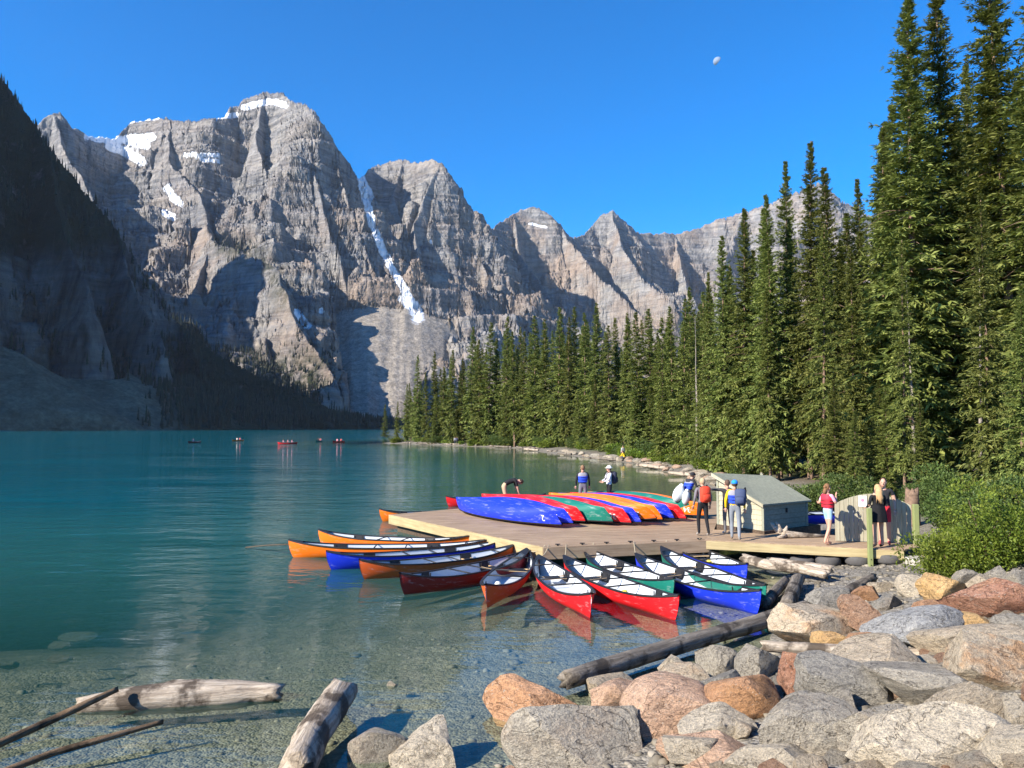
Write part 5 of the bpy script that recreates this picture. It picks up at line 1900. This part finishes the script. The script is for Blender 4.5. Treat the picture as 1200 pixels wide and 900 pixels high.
mb.build('skid_base', M['dark_wood'], shed)
mb = MB()
mb.prism([(lp(p, 0).x + (0.02 * (lp(c3, 0).x / 2 - lp(p, 0).x)), lp(p, 0).y + 0.02) for p in (c1, c2, c3, c0)], zb, zb + He - 0.06)
mb.build('inner_box', M['dark_wood'], shed)

# blue boat behind the shed, and bleached root on the gangway
p = onz(975, 612, 0.75)
root = empty('canoe', (p.x + 0.4, p.y + 2.0, 0.45), R(12))
for n, me in canoe_parts(5.2, 'blue', True):
    link(n, me, root)
tag(root, 'blue canoe resting on land behind the shed', 'canoe')
rt = MB()
q = onz(930, 633, DOCK_Z)
for pts, rad in (([(-0.45, 0.1, 0.50), (-0.25, 0.05, 0.25), (0.1, 0, 0.12), (0.9, 0.1, 0.05), (1.5, 0.15, 0.05)], [0.03, 0.09, 0.11, 0.06, 0.035]),
                 ([(-0.1, 0, 0.12), (0.02, 0, 0.28), (0.06, 0, 0.40)], [0.10, 0.06, 0.02]),
                 ([(-0.15, 0, 0.2), (-0.22, 0.05, 0.42), (-0.3, 0.05, 0.52)], [0.08, 0.05, 0.015]),
                 ([(0, 0, 0.1), (-0.2, -0.1, 0.04), (-0.35, -0.15, 0.05)], [0.09, 0.05, 0.02])):
    rt.tube([(x * 0.85, y, z * 0.85 + 0.015) for x, y, z in pts], rad, 9, 0, 0.12)
o = rt.build('driftwood_root', M['drift_pale'], smooth=True)
o.location = (q.x - 0.1, q.y + 0.35, DOCK_Z)
tag(o, 'white bleached driftwood root lying on the gangway between shed and gate', 'root')
# stump and second stump behind the gate
for px, d, h, r_, lab in ((1068, 26.5, 0.95, 0.20, 'broken reddish tree stump right behind the gate'),):
    p = atd(px, 580, d)
    o = log_mesh('tree_stump', [(p.x, p.y, gz(p.x, p.y) - 0.2), (p.x + 0.02, p.y, gz(p.x, p.y) + h + 0.25)], [r_ * 1.3, r_], M['bark'], 91, 14, 0.04, 10)
    tag(o, lab, 'stump')


# mooring lines
def rope(a, b, label, sag=0.12):
    a, b = Vector(a), Vector(b)
    mb = MB()
    pts = []
    for k in range(9):
        u = k / 8
        pts.append(a.lerp(b, u) - Vector((0, 0, sag * 4 * u * (1 - u))) - a)
    mb.tube(pts, 0.012, 5)
    o = mb.build('mooring_rope', M['rope'], smooth=True)
    o.location = a
    return tag(o, label, 'rope', 'mooring ropes')


def canoe_tip(root, L, e):
    return Matrix.Translation(root.location) @ root.rotation_euler.to_matrix().to_4x4() @ Vector((e * (L / 2 - 0.05), 0, 0.57))


for (ro, L, e, f, lab) in ((cG, LG, 1, 0.02, 'rope from the red canoe beside the centre canoe to the dock'), (cH, LH, 1, 0.12, 'rope from the longest-looking red canoe to the dock'), (cI, LI, 1, 0.28, 'rope from the first green canoe to the dock'),
                        (cJ, LJ, 1, 0.52, 'rope from the front blue canoe to the dock'), (cK, LK, 1, 0.72, 'rope from the green canoe by the beach to the dock'), (cL, LL_, 1, 0.93, 'rope from the small-looking blue canoe to the dock'),
                        (cF, LF, 1, 0.0, 'rope from the red-orange centre canoe to the dock corner')):
    q = B_ + (C_ - B_) * f
    rope(canoe_tip(ro, L, e), (q.x + 0.05, q.y + 0.08, DOCK_Z + 0.04), lab)
t_ = canoe_tip(cA, LA, -1)
mb = MB()
pA, pB = onz(288, 641.5, 0.02), t_ - Vector((0, 0, 0.12))
mb.tube([(0, 0, 0), (pB - pA) * 0.5 + Vector((0, 0, 0.02)), pB - pA], 0.02, 6)
o = mb.build('mooring_pole', M['dark_wood'], smooth=True)
o.location = pA
tag(o, 'thin dark pole running from the water to the lowest orange canoe', 'pole')


# yellow bailers and loose gear in the canoes
def bailer(root, L, t, y, label, col=(0.85, 0.66, 0.10)):
    m4 = Matrix.Translation(root.location) @ root.rotation_euler.to_matrix().to_4x4()
    p = m4 @ Vector((t * L / 2, y, 0.12))
    ro = empty('bailer', p, tr.uniform(0, 6))
    mb = MB()
    n = 10
    pr = [(0.055, 0), (0.075, 0.06), (0.075, 0.16), (0.05, 0.20), (0.03, 0.21)]
    vs = [Vector((r * math.cos(2 * math.pi * k / n), r * math.sin(2 * math.pi * k / n), z)) for r, z in pr for k in range(n)]
    fs = [(j * n + k, j * n + (k + 1) % n, (j + 1) * n + (k + 1) % n, (j + 1) * n + k) for j in range(len(pr) - 1) for k in range(n)]
    fs += [tuple(range(n - 1, -1, -1)), tuple(range(4 * n, 5 * n))]
    mb.add(vs, fs)
    mb.build('jug', plain('yellow_plastic', col, 0.45), ro, True)
    mb = MB()
    mb.tube([(0.06, 0, 0.18), (0.13, 0, 0.17), (0.13, 0, 0.08), (0.07, 0, 0.07)], 0.012, 6)
    mb.build('handle', plain('yellow_plastic', col, 0.45), ro, True)
    tag(ro, label, 'bailer', 'yellow bailers in the canoes')


bailer(cH, LH, -0.25, 0.1, 'yellow bailer in the longest-looking red canoe')
bailer(cL, LL_, -0.1, 0.1, 'yellow bailer in the small-looking blue canoe')
bailer(cF, LF, -0.35, 0.08, 'whitish bailer in the red-orange centre canoe', (0.75, 0.72, 0.62))


# ------------------------------------------------------------------ people
JOINT = {'pelvis': (0, 0, .94), 'belly': (0, .01, 1.10), 'chest': (0, 0, 1.28), 'neck': (0, -.01, 1.46),
         'hipL': (-.09, 0, .90), 'kneeL': (-.10, .02, .50), 'ankL': (-.10, -.02, .09), 'toeL': (-.115, .13, .035),
         'hipR': (.09, 0, .90), 'kneeR': (.10, .02, .50), 'ankR': (.10, -.02, .09), 'toeR': (.115, .13, .035),
         'shL': (-.18, 0, 1.40), 'elL': (-.25, -.03, 1.13), 'wrL': (-.26, .06, .90),
         'shR': (.18, 0, 1.40), 'elR': (.25, -.03, 1.13), 'wrR': (.26, .06, .90)}
RAD = {'pelvis': (.155, .115), 'belly': (.135, .105), 'chest': (.155, .11), 'neck': (.055, .058), 'hip': (.088, .09), 'knee': (.056, .06), 'ank': (.04, .042), 'toe': (.04, .028), 'sh': (.062, .062), 'el': (.043, .043), 'wr': (.028, .032)}
BONES = [('pelvis', 'belly'), ('belly', 'chest'), ('chest', 'neck'), ('pelvis', 'hipL'), ('hipL', 'kneeL'), ('kneeL', 'ankL'), ('ankL', 'toeL'), ('pelvis', 'hipR'), ('hipR', 'kneeR'), ('kneeR', 'ankR'), ('ankR', 'toeR'),
         ('chest', 'shL'), ('shL', 'elL'), ('elL', 'wrL'), ('chest', 'shR'), ('shR', 'elR'), ('elR', 'wrR')]


def person(label, loc, facing, height=1.72, pose=None, top=(0.1, 0.1, 0.1), legs=(0.05, 0.05, 0.06), shoes=(0.1, 0.08, 0.07), sleeve=1.0, forearm=False, shorts=0.0, hair=(0.06, 0.04, 0.025), hair_style='short', hat=None, head_at=None,
           head_turn=0.0, vest=None, pack=None, slim=1.0, group='people on the dock', skirt=None, bare_feet=False):
    J = {k: Vector(v) for k, v in JOINT.items()}
    for k, v in (pose or {}).items():
        J[k] = Vector(v)
    names = list(J)
    me = bpy.data.meshes.new('person')
    me.from_pydata([tuple(J[n]) for n in names], [(names.index(a), names.index(b)) for a, b in BONES], [])
    ob = bpy.data.objects.new('person_tmp', me)
    COL.objects.link(ob)
    md = ob.modifiers.new('skin', 'SKIN')
    md.use_smooth_shade = True
    for i, n in enumerate(names):
        r = RAD[n.rstrip('LR')] if n.rstrip('LR') in RAD else RAD[n]
        sv = me.skin_vertices[0].data[i]
        sv.radius = (r[0] * slim, r[1] * slim)
        sv.use_root = n == 'pelvis'
    sb = ob.modifiers.new('sub', 'SUBSURF')
    sb.levels = sb.render_levels = 2
    dg = bpy.context.evaluated_depsgraph_get()
    bme = bpy.data.meshes.new_from_object(ob.evaluated_get(dg))
    bpy.data.objects.remove(ob)
    bm = bmesh.new()
    bm.from_mesh(bme)
    # garments by the nearest bone
    segs = [(a, b, J[a], J[b]) for a, b in BONES]
    for f in bm.faces:
        c = f.calc_center_median()
        best = None
        for a, b, p, q in segs:
            d = q - p
            t = max(0, min(1, (c - p).dot(d) / d.length_squared))
            k = (c - p - d * t).length / (0.12 if a in ('pelvis', 'belly', 'chest') and b in ('belly', 'chest') else 0.07)
            if best is None or k < best[0]:
                best = (k, a, b, t)
        _, a, b, t = best
        mi = 1
        if a.startswith('hip'):
            mi = 2 if (not shorts or t < shorts) else 0
        elif a.startswith('knee'):
            mi = 2 if not shorts else 0
        elif a.startswith('ank'):
            mi = 0 if bare_feet else 3
        elif b.startswith('hip'):
            mi = 2
        elif a == 'pelvis':
            mi = 2 if t < 0.35 else 1
        elif b == 'neck':
            mi = 1 if t < 0.6 else 0
        elif a.startswith('sh'):
            mi = 1 if t < sleeve else 0
        elif a.startswith('el'):
            mi = 1 if forearm and t < 0.95 else 0
        f.material_index = mi
        f.smooth = True
    bm.to_mesh(bme)
    bm.free()
    # head, hands in the same mesh
    mb = MB()
    hd = Vector(head_at) if head_at else J['neck'] + (J['neck'] - J['chest']).normalized() * 0.10 + Vector((0, 0.02, 0.03))
    axis = (hd - J['neck']).normalized()
    Rz = Matrix.Rotation(head_turn, 3, 'Z')
    q = Vector((0, 0, 1)).rotation_difference(axis).to_matrix() if axis.z < 0.8 else Matrix.Identity(3)
    HM = q @ Rz
    mb.ellipsoid(hd, (.074, .093, .115), HM, 14, 10, 0)
    mb.ellipsoid(hd + HM @ Vector((0, .035, -.065)), (.050, .055, .05), HM, 10, 7, 0)
    mb.ellipsoid(hd + HM @ Vector((0, .098, -.02)), (.014, .022, .026), HM, 6, 5, 0)
    mb.tube([J['neck'] - axis * 0.04, hd - axis * 0.04], [.055, .052], 10, 0)
    for sx in (-1, 1):
        mb.ellipsoid(hd + HM @ Vector((sx * .075, -.005, -.01)), (.012, .022, .032), HM, 6, 5, 0)
        mb.ellipsoid(hd + HM @ Vector((sx * .03, .084, .008)), (.014, .008, .008), HM, 6, 5, 4)
    mb.ellipsoid(hd + HM @ Vector((0, .086, -.062)), (.024, .010, .007), HM, 6, 5, 5)
    for sd in 'LR':
        w, e = J['wr' + sd], J['el' + sd]
        fd = (w - e).normalized()
        sx = -1 if sd == 'L' else 1
        side = fd.cross(Vector((0, 1, 0.3)))
        side = side.normalized() if side.length > 1e-3 else Vector((0, 1, 0))
        nn = side.cross(fd).normalized()
        Mh = Matrix((side, fd, nn)).transposed()
        mb.ellipsoid(w + fd * 0.05, (.038, .055, .016), Mh, 8, 6, 0)
        for k in range(4):
            b0 = w + fd * 0.09 + side * (-.028 + k * .019)
            ln = [.06, .072, .068, .052][k]
            mb.tube([b0, b0 + fd * ln * .55 + nn * .004, b0 + fd * ln * .9 + nn * .022], [.0085, .008, .006], 5, 0)
        b0 = w + fd * 0.03 - side * .034
        mb.tube([b0, b0 - side * .02 + fd * .03, b0 - side * .018 + fd * .06 + nn * .012], [.010, .009, .007], 5, 0)
    hm = mb.mesh('head_tmp', M['skin'], True)
    bm = bmesh.new()
    bm.from_mesh(bme)
    bm.from_mesh(hm)
    bm.to_mesh(bme)
    bm.free()
    tag_ = label[:18].replace(' ', '_')
    for mt in (M['skin'], plain('cloth_' + tag_, top, 0.85, 0.2, 10, 0.3), plain('trousers_' + tag_, legs, 0.9, 0.2, 10, 0.3), plain('shoe_' + tag_, shoes, 0.8), M['black'], plain('lip_' + tag_, (0.4, 0.15, 0.13), 0.5)):
        bme.materials.append(mt)
    bme.name = 'person'
    root = link('person', bme)
    s = height / 1.72
    root.scale = (s, s, s)
    root.location = loc
    root.rotation_euler = (0, 0, facing)
    hairm = plain('hair_' + tag_, hair, 0.6, 0.35, 30, 0.6)
    mb = MB()
    if hair_style:
        mb.ellipsoid(hd + HM @ Vector((0, -.018, .022)), (.083, .092, .108), HM, 14, 9)
    if hair_style == 'long':
        mb.tube([hd + HM @ Vector((0, -.06, .05)), hd + HM @ Vector((0, -.095, -.08)), hd + Vector((0, -.115, -.24)), hd + Vector((0.02, -.12, -.40))], [.07, .095, .085, .03], 10, 0, 0.16, random.Random(3))
        for k in range(9):
            a = -0.9 + k * 0.22
            p = hd + HM @ Vector((math.sin(a) * .085, -.05 - .04 * math.cos(a), -.05))
            mb.tube([p, p + Vector((math.sin(a) * .02, -.025, -.15)), p + Vector((math.sin(a) * .03, -.01, -.34 + 0.04 * (k % 3)))], [.022, .022, .005], 6, 0, 0.1, random.Random(k))
    if hair_style == 'bun':
        mb.ellipsoid(hd + HM @ Vector((0, -.10, .03)), (.05, .05, .05), HM, 8, 6)
        mb.tube([hd + HM @ Vector((0, -.07, 0)), hd + HM @ Vector((-.02, -.11, -.12)), hd + HM @ Vector((-.03, -.10, -.22))], [.05, .05, .015], 8, 0, 0.12)
    if hair_style:
        mb.build('hair', hairm, root, True)
    if hat:
        mb = MB()
        mb.ellipsoid(hd + HM @ Vector((0, -.008, .045)), (.092, .108, .085), HM, 14, 8)
        mb.ellipsoid(hd + HM @ Vector((0, .095 if hat[1] == 'cap' else 0.0, .028)), (.075, .075, .010) if hat[1] == 'cap' else (.165, .175, .012), HM, 14, 4)
        mb.build('hat', plain('hat_' + tag_, hat[0], 0.8, 0.1), root, True)
    bel, ch, nk = J['belly'], J['chest'], J['neck']
    if vest:
        mb = MB()
        ringz = [(bel.lerp(J['pelvis'], 0.3), .175, .14), (bel, .18, .145), (ch, .195, .15), (ch.lerp(nk, 0.5), .19, .14), (ch.lerp(nk, 0.78), .13, .11)]
        n = 16
        vs, fs, mi = [], [], []
        for (c, rx, ry) in ringz:
            for k in range(n):
                a = 2 * math.pi * k / n
                ca, sa = math.cos(a), math.sin(a)
                vs.append(c + Vector((rx * abs(ca) ** 0.8 * (1 if ca > 0 else -1), ry * abs(sa) ** 0.7 * (1 if sa > 0 else -1), 0)))
        mlist = []
        for j in range(len(ringz) - 1):
            for k in range(n):
                fs.append((j * n + k, j * n + (k + 1) % n, (j + 1) * n + (k + 1) % n, (j + 1) * n + k))
                mlist.append(0 if j < 2 else 1)
        for f, k in zip(fs, mlist):
            pass
        b = len(mb.v)
        mb.add(vs, fs)
        mb.m = mlist
        mb.build('life_vest', [plain('vest_low_' + tag_, vest[0], 0.7, 0.12), plain('vest_top_' + tag_, vest[1], 0.7, 0.12)], root, True)
        mb = MB()
        for zz in (0.25, 0.75):
            c = bel.lerp(ch, zz)
            mb.tube([c + Vector((.198 * math.cos(2 * math.pi * k / 16), .158 * math.sin(2 * math.pi * k / 16), 0)) for k in range(17)], 0.010, 4)
        mb.build('strap', M['black'], root)
    if pack:
        c = bel.lerp(ch, 0.55) + Vector((pack[1] if len(pack) > 1 else 0, -0.20, 0.04))
        bp = empty('backpack_tmp')
        mb = MB()
        mb.box((-.15, -.09, -.24), (.15, .09, .24), bev=0.05)
        o = mb.build('backpack', plain('pack_' + tag_, pack[0], 0.8, 0.15), root, True)
        o.location = c
        mb = MB()
        mb.box((-.11, -.135, -.18), (.11, -.088, .02), bev=0.02)
        mb.build('pocket', plain('pack_' + tag_, pack[0], 0.8, 0.15), o, True)
        mb = MB()
        for sx in (-1, 1):
            mb.tube([(sx * .10, .06, .22), (sx * .13, .16, .26), (sx * .14, .33, .16), (sx * .14, .34, -.02), (sx * .14, .2, -.16)], 0.018, 5)
        mb.build('strap', M['black'], o)
        bpy.data.objects.remove(bp)
    if skirt:
        col_, z0, z1, r0_, r1_ = skirt
        mb = MB()
        n = 24
        vs = []
        hp = J['pelvis']
        for (z, r) in ((z1, r0_), (z1 * 0.6 + z0 * 0.4, (r0_ + r1_) / 2 * 1.02), (z0, r1_)):
            for k in range(n):
                a = 2 * math.pi * k / n
                rr = r * (1 + 0.06 * math.sin(6 * a))
                vs.append(Vector((hp.x + rr * math.cos(a) * 1.05, hp.y + rr * math.sin(a) * 0.8, z)))
        mb.add(vs, [(j * n + k, j * n + (k + 1) % n, (j + 1) * n + (k + 1) % n, (j + 1) * n + k) for j in range(2) for k in range(n)])
        mb.build('dress_skirt', plain('skirt_' + tag_, col_, 0.9, 0.2), root, True)
    tag(root, label, 'person', group)
    return root


def feet(px, py, z=None):
    return onz(px, py, DOCK_Z + 0.005 if z is None else z)


def stand(px, head_py, d, h=1.72):
    """a place on the dock at distance d"""
    p = atd(px, 580, d)
    return Vector((p.x, p.y, DOCK_Z + 0.005))


BLUEV, GREYV = (0.02, 0.07, 0.62), (0.26, 0.26, 0.30)
stride = {'kneeL': (-.10, .10, .50), 'ankL': (-.10, .06, .09), 'toeL': (-.11, .21, .035), 'kneeR': (.10, -.02, .50), 'ankR': (.11, -.16, .10), 'toeR': (.12, -.02, .035)}
# red backpack
person('person in black trousers with a red backpack standing beside the last upturned canoe', feet(824, 628), R(10), 1.70, stride, top=(0.16, 0.15, 0.17), forearm=True, legs=(0.015, 0.015, 0.018), shoes=(0.30, 0.27, 0.24), hair=(0.42, 0.30, 0.18), pack=((0.62, 0.055, 0.025),))
# yellow jacket
person('person in a yellow jacket, blue life vest and blue cap walking past the shed', feet(862, 633), R(-20), 1.70, {**stride, 'ankR': (.12, -.28, .14), 'toeR': (.13, -.20, .04)}, top=(0.80, 0.50, 0.01), forearm=True, legs=(0.20, 0.22, 0.25), shoes=(0.40, 0.37, 0.33), hat=((0.02, 0.25, 0.75), 'cap'), vest=(BLUEV, GREYV), pack=((0.05, 0.07, 0.14), 0.16))
# companion reaching out with a dark jacket over the arm
pr = person('person half hidden behind the yellow jacket, stretching out an arm with a black jacket', feet(853, 626), R(15), 1.62, {'elL': (-.42, .12, 1.40), 'wrL': (-.64, .20, 1.42)}, top=(0.05, 0.05, 0.055), forearm=True, legs=(0.13, 0.13, 0.135), shoes=(0.35, 0.33, 0.3), hair=(0.10, 0.06, 0.04))
mb = MB()
mb.tube([(-.66, .20, 1.46), (-.68, .20, 1.25), (-.66, .21, 1.0), (-.62, .21, .82)], [.05, .09, .10, .05], 9, 0, 0.12)
mb.build('draped_jacket', M['blackcloth'], pr, True)
# behind the stack: cap and white bags
q = stand(806, 560, 27.0)
p4 = person('person in a dark cap and blue life vest carrying white bags behind the canoes', q, R(-60), 1.68, {'pelvis': (0, -.05, .92), 'belly': (0, 0, 1.07), 'chest': (0, .10, 1.24), 'neck': (0, .19, 1.38), 'shL': (-.18, .12, 1.35), 'shR': (.18, .12, 1.35), 'elL': (-.25, .22, 1.10), 'wrL': (-.2, .40, .95), 'elR': (.25, .22, 1.10), 'wrR': (.2, .40, .95)},
            top=(0.03, 0.03, 0.035), forearm=True, legs=(0.12, 0.10, 0.11), hat=((0.02, 0.02, 0.025), 'cap'), vest=(BLUEV, GREYV))
for k, (dx, dy, zz, sc_) in enumerate(((-0.35, -0.1, 0.95, 0.24), (-0.12, -0.25, 0.82, 0.20))):
    mb = MB()
    mb.ellipsoid((0, 0, 0), (sc_ * 0.8, sc_ * 0.7, sc_ * 1.35), None, 12, 8)
    mb.tube([(0, 0, sc_ * 1.2), (0.02, 0, sc_ * 1.55)], [sc_ * 0.45, sc_ * 0.2], 10)
    o = mb.build('dry_bag', plain('white_dry_bag', (0.62, 0.66, 0.68), 0.5, 0.1), None, True)
    o.location = (q.x + dx, q.y + dy, DOCK_Z + zz - 0.1)
    o.rotation_euler = (0.2, 0.35 - 0.5 * k, k)
    tag(o, ['larger white dry bag carried behind the canoe stack', 'smaller white dry bag held against the legs behind the canoe stack'][k], 'bag', 'white dry bags')
# blue vest, back to us
person('person in black with a blue life vest, back turned, at the far dock edge', stand(683, 549, 29.6), R(0), 1.72, None, top=(0.015, 0.015, 0.02), forearm=True, legs=(0.16, 0.16, 0.18), hair=(0.22, 0.13, 0.07), vest=(BLUEV, GREYV))
# white hat
person('person in a white hat and patterned white jacket at the far dock edge', stand(714, 549, 29.6), R(100), 1.70, {'elL': (-.24, .10, 1.15), 'wrL': (-.15, .25, 1.10), 'elR': (.24, .10, 1.15), 'wrR': (.15, .25, 1.10)}, top=(0.62, 0.63, 0.70), forearm=True, legs=(0.015, 0.015, 0.02), hat=((0.80, 0.78, 0.72), 'sun'), pack=((0.03, 0.035, 0.06),))
# bending man
pb = person('man in a black shirt and beige trousers bending over behind the upturned hulls', stand(592, 556, 29.4), R(-80), 1.74,
            {'pelvis': (0, -.06, .95), 'belly': (0, .08, 1.06), 'chest': (0, .28, 1.12), 'neck': (0, .46, 1.10), 'hipL': (-.09, -.06, .90), 'hipR': (.09, -.06, .90), 'shL': (-.17, .38, 1.12), 'shR': (.17, .38, 1.12), 'elL': (-.20, .44, .86), 'wrL': (-.16, .50, .64), 'elR': (.20, .44, .86), 'wrR': (.16, .50, .64), 'ankR': (.11, -.20, .09), 'toeR': (.12, -.05, .035)},
            top=(0.012, 0.012, 0.015), legs=(0.42, 0.31, 0.20), shoes=(0.1, 0.08, 0.06), head_at=(0, .58, 1.06), sleeve=0.85)
a = pb.matrix_basis @ Vector((0, .52, .56))
mb = MB()
mb.tube([(0, 0, 0), (0.55, -0.1, -0.42)], 0.018, 6)
o = mb.build('paddle_shaft', M['ash'], None, True)
o.location = a
tag(o, 'pale pole held by the bending man', 'pole')
# woman in pink
person('woman in a pink top, red life vest and denim shorts standing barefoot by the gate', feet(971, 638.5), R(-75), 1.66,
       {'elL': (-.20, -.12, 1.16), 'wrL': (-.36, -.04, 1.14), 'elR': (.22, .10, 1.17), 'wrR': (.10, .20, 1.36), 'kneeL': (-.08, .10, .49), 'ankL': (-.06, .0, .09), 'toeL': (-.07, .15, .03), 'kneeR': (.08, -.02, .49), 'ankR': (.07, -.18, .09), 'toeR': (.08, -.04, .03)},
       top=(0.72, 0.36, 0.46), legs=(0.32, 0.50, 0.66), shorts=0.42, sleeve=0.75, hair=(0.22, 0.11, 0.05), hair_style='bun', vest=((0.55, 0.02, 0.04), (0.50, 0.03, 0.06)), bare_feet=True, slim=0.95, head_turn=R(15), group='people by the gate')
# woman in black
person('woman with long blonde hair in a short black dress, back turned to the camera', feet(1030, 642), R(8), 1.68, {'elL': (-.24, .02, 1.15), 'wrL': (-.20, .20, 1.08), 'elR': (.24, .02, 1.15), 'wrR': (.20, .20, 1.08)},
       top=(0.010, 0.010, 0.012), forearm=True, legs=(0.010, 0.010, 0.012), shorts=0.35, shoes=(0.05, 0.035, 0.03), hair=(0.48, 0.30, 0.15), hair_style='long', skirt=((0.010, 0.010, 0.012), 0.70, 1.15, 0.17, 0.24), slim=0.95, group='people by the gate')
person('man in red shorts almost hidden by the woman in black', feet(1037, 638.5), R(150), 1.82, {'elR': (.22, .05, 1.18), 'wrR': (.10, .12, 1.42)}, top=(0.02, 0.02, 0.024), legs=(0.55, 0.03, 0.05), shorts=0.8, shoes=(0.5, 0.1, 0.1), hair=(0.035, 0.022, 0.015), sleeve=0.5, group='people by the gate')

# tiny people on the far bank
for px, d, colr, lc, lab in ((536, 154, (0.6, 0.6, 0.62), (0.05, 0.06, 0.1), 'person in pale clothes on the far bank, first of two by the water'), (541, 153.5, (0.12, 0.12, 0.2), (0.05, 0.05, 0.06), 'person in dark clothes on the far bank, second of two by the water'),
                       (745, 83.5, (0.55, 0.55, 0.55), (0.1, 0.1, 0.1), 'person standing on the far bank behind a crouching person in yellow')):
    p = atd(px, 520, d)
    sd = float(shore_sd(np.array([p.x]), np.array([p.y]))[0])
    p.x += 0.9 - sd
    person(lab, (p.x, p.y, gz(p.x, p.y)), R(30), 1.7, None, top=colr, legs=lc, forearm=True, group='walkers on the far bank')
p = atd(748, 520, 83)
p.x += 0.8 - float(shore_sd(np.array([p.x]), np.array([p.y]))[0])
person('person in a yellow jacket crouching at the far waterline', (p.x, p.y, gz(p.x, p.y)), R(60), 1.7,
       {'pelvis': (0, -.1, .40), 'belly': (0, 0, .55), 'chest': (0, .1, .72), 'neck': (0, .15, .9), 'hipL': (-.09, -.08, .38), 'hipR': (.09, -.08, .38), 'kneeL': (-.12, .30, .48), 'kneeR': (.12, .30, .48), 'ankL': (-.1, .05, .09), 'ankR': (.1, .05, .09), 'toeL': (-.1, .2, .035), 'toeR': (.1, .2, .035),
        'shL': (-.18, .1, .84), 'shR': (.18, .1, .84), 'elL': (-.24, .25, .62), 'wrL': (-.18, .42, .5), 'elR': (.24, .25, .62), 'wrR': (.18, .42, .5)}, top=(0.80, 0.55, 0.02), forearm=True, legs=(0.1, 0.1, 0.1), group='walkers on the far bank')

# ------------------------------------------------------------------ canoes far out on the lake
SIT = {'pelvis': (0, 0, .32), 'belly': (0, .03, .48), 'chest': (0, .04, .66), 'neck': (0, .04, .84), 'hipL': (-.09, .05, .30), 'hipR': (.09, .05, .30), 'kneeL': (-.14, .42, .36), 'kneeR': (.14, .42, .36), 'ankL': (-.12, .60, .12), 'ankR': (.12, .60, .12), 'toeL': (-.12, .75, .10), 'toeR': (.12, .75, .10),
       'shL': (-.18, .04, .78), 'shR': (.18, .04, .78), 'elL': (-.28, .16, .55), 'wrL': (-.15, .36, .58), 'elR': (.28, .16, .55), 'wrR': (.22, .40, .42)}
for px, py, rz, col, ppl, lab, sc_ in ((228, 519, 80, 'darkred', [((0.03, 0.05, 0.12), -0.2)], 'dark canoe far out with one paddler, leftmost on the lake', 1.0),
                               (279, 517, 75, 'orange', [((0.75, 0.55, 0.45), -0.2), ((0.7, 0.65, 0.6), 0.35)], 'orange canoe far out seen end on with two paddlers', 1.0),
                               (337, 520.5, 12, 'red', [((0.75, 0.35, 0.4), -0.5), ((0.70, 0.6, 0.6), 0.0), ((0.75, 0.3, 0.35), 0.45)], 'red canoe far out with three paddlers', 0.8),
                               (374, 518, 85, 'green', [((0.02, 0.02, 0.02), -0.3), ((0.7, 0.7, 0.7), 0.4)], 'dark canoe far out with one black and one white shirt', 1.0),
                               (397, 518.5, 60, 'red', [((0.75, 0.3, 0.35), -0.3), ((0.7, 0.5, 0.5), 0.4)], 'small red canoe far out close to the wooded point', 0.8)):
    p = onz(px, py, 0)
    root = empty('canoe', (p.x, p.y, -0.075), R(rz))
    root.scale = (sc_, 1, 1)
    for n, me in canoe_parts(5.2, col, True):
        link(n, me, root)
    tag(root, lab, 'canoe', 'canoes far out on the lake')
    for k, (tc_, t) in enumerate(ppl):
        w = root.matrix_basis @ Vector((t * 2.4, 0, 0.06))
        person(['paddler', 'second paddler', 'third paddler'][k] + ' sitting in the ' + lab.replace(' far out', '').split(' with ')[0].split(' seen ')[0].split(' close ')[0] + ' far out', (w.x, w.y, w.z), R(rz - 90), 1.7, SIT, top=tc_, forearm=True, vest=((0.6, 0.05, 0.06), (0.6, 0.05, 0.06)) if k == 1 else None, group='paddlers far out on the lake')

# ------------------------------------------------------------------ half moon
mp = ray(841, 72).normalized() * 30000
mr = 30000 * 4.6 / F
mb = MB()
n1, n2 = 20, 14
vs, fs = [], []
for i in range(n2 + 1):
    th = math.pi * i / n2
    for k in range(n1 + 1):
        ph = math.pi * k / n1
        vs.append(Vector((-mr * math.sin(th) * math.sin(ph), -mr * math.sin(th) * math.cos(ph), mr * math.cos(th))))
for i in range(n2):
    for k in range(n1):
        a = i * (n1 + 1) + k
        fs.append((a, a + 1, a + n1 + 2, a + n1 + 1))
mb.add(vs, fs)
moon = mb.build('moon', plain('sky_tinted_moon', (0.17, 0.23, 0.34), 1.0, 0.3, 0.004), None, True)  # only the sunlit half is modelled; bluish colour stands for sky in front
moon.location = Vector((0, 0, CAM_H)) + mp
moon.rotation_euler = (0, R(28), R(18))
tag(moon, 'pale half moon in the blue sky', 'moon')

# ------------------------------------------------------------------ thin mountain air
HAZE = 2.3e-5
mb = MB()
mb.box((-7000, -600, -40), (7000, 5200, 1500))
hz = NT('mountain_air')
hz.t.nodes.remove(hz.b)
pv = hz.n('ShaderNodeVolumePrincipled', {'Color': (0.70, 0.83, 1.0), 'Density': HAZE, 'Anisotropy': 0.1})
hz.t.links.new(pv.outputs[0], hz.out.inputs['Volume'])
tag(mb.build('haze', hz.mat), 'thin bluish air between the camera and the mountains', 'haze', None, 'stuff')
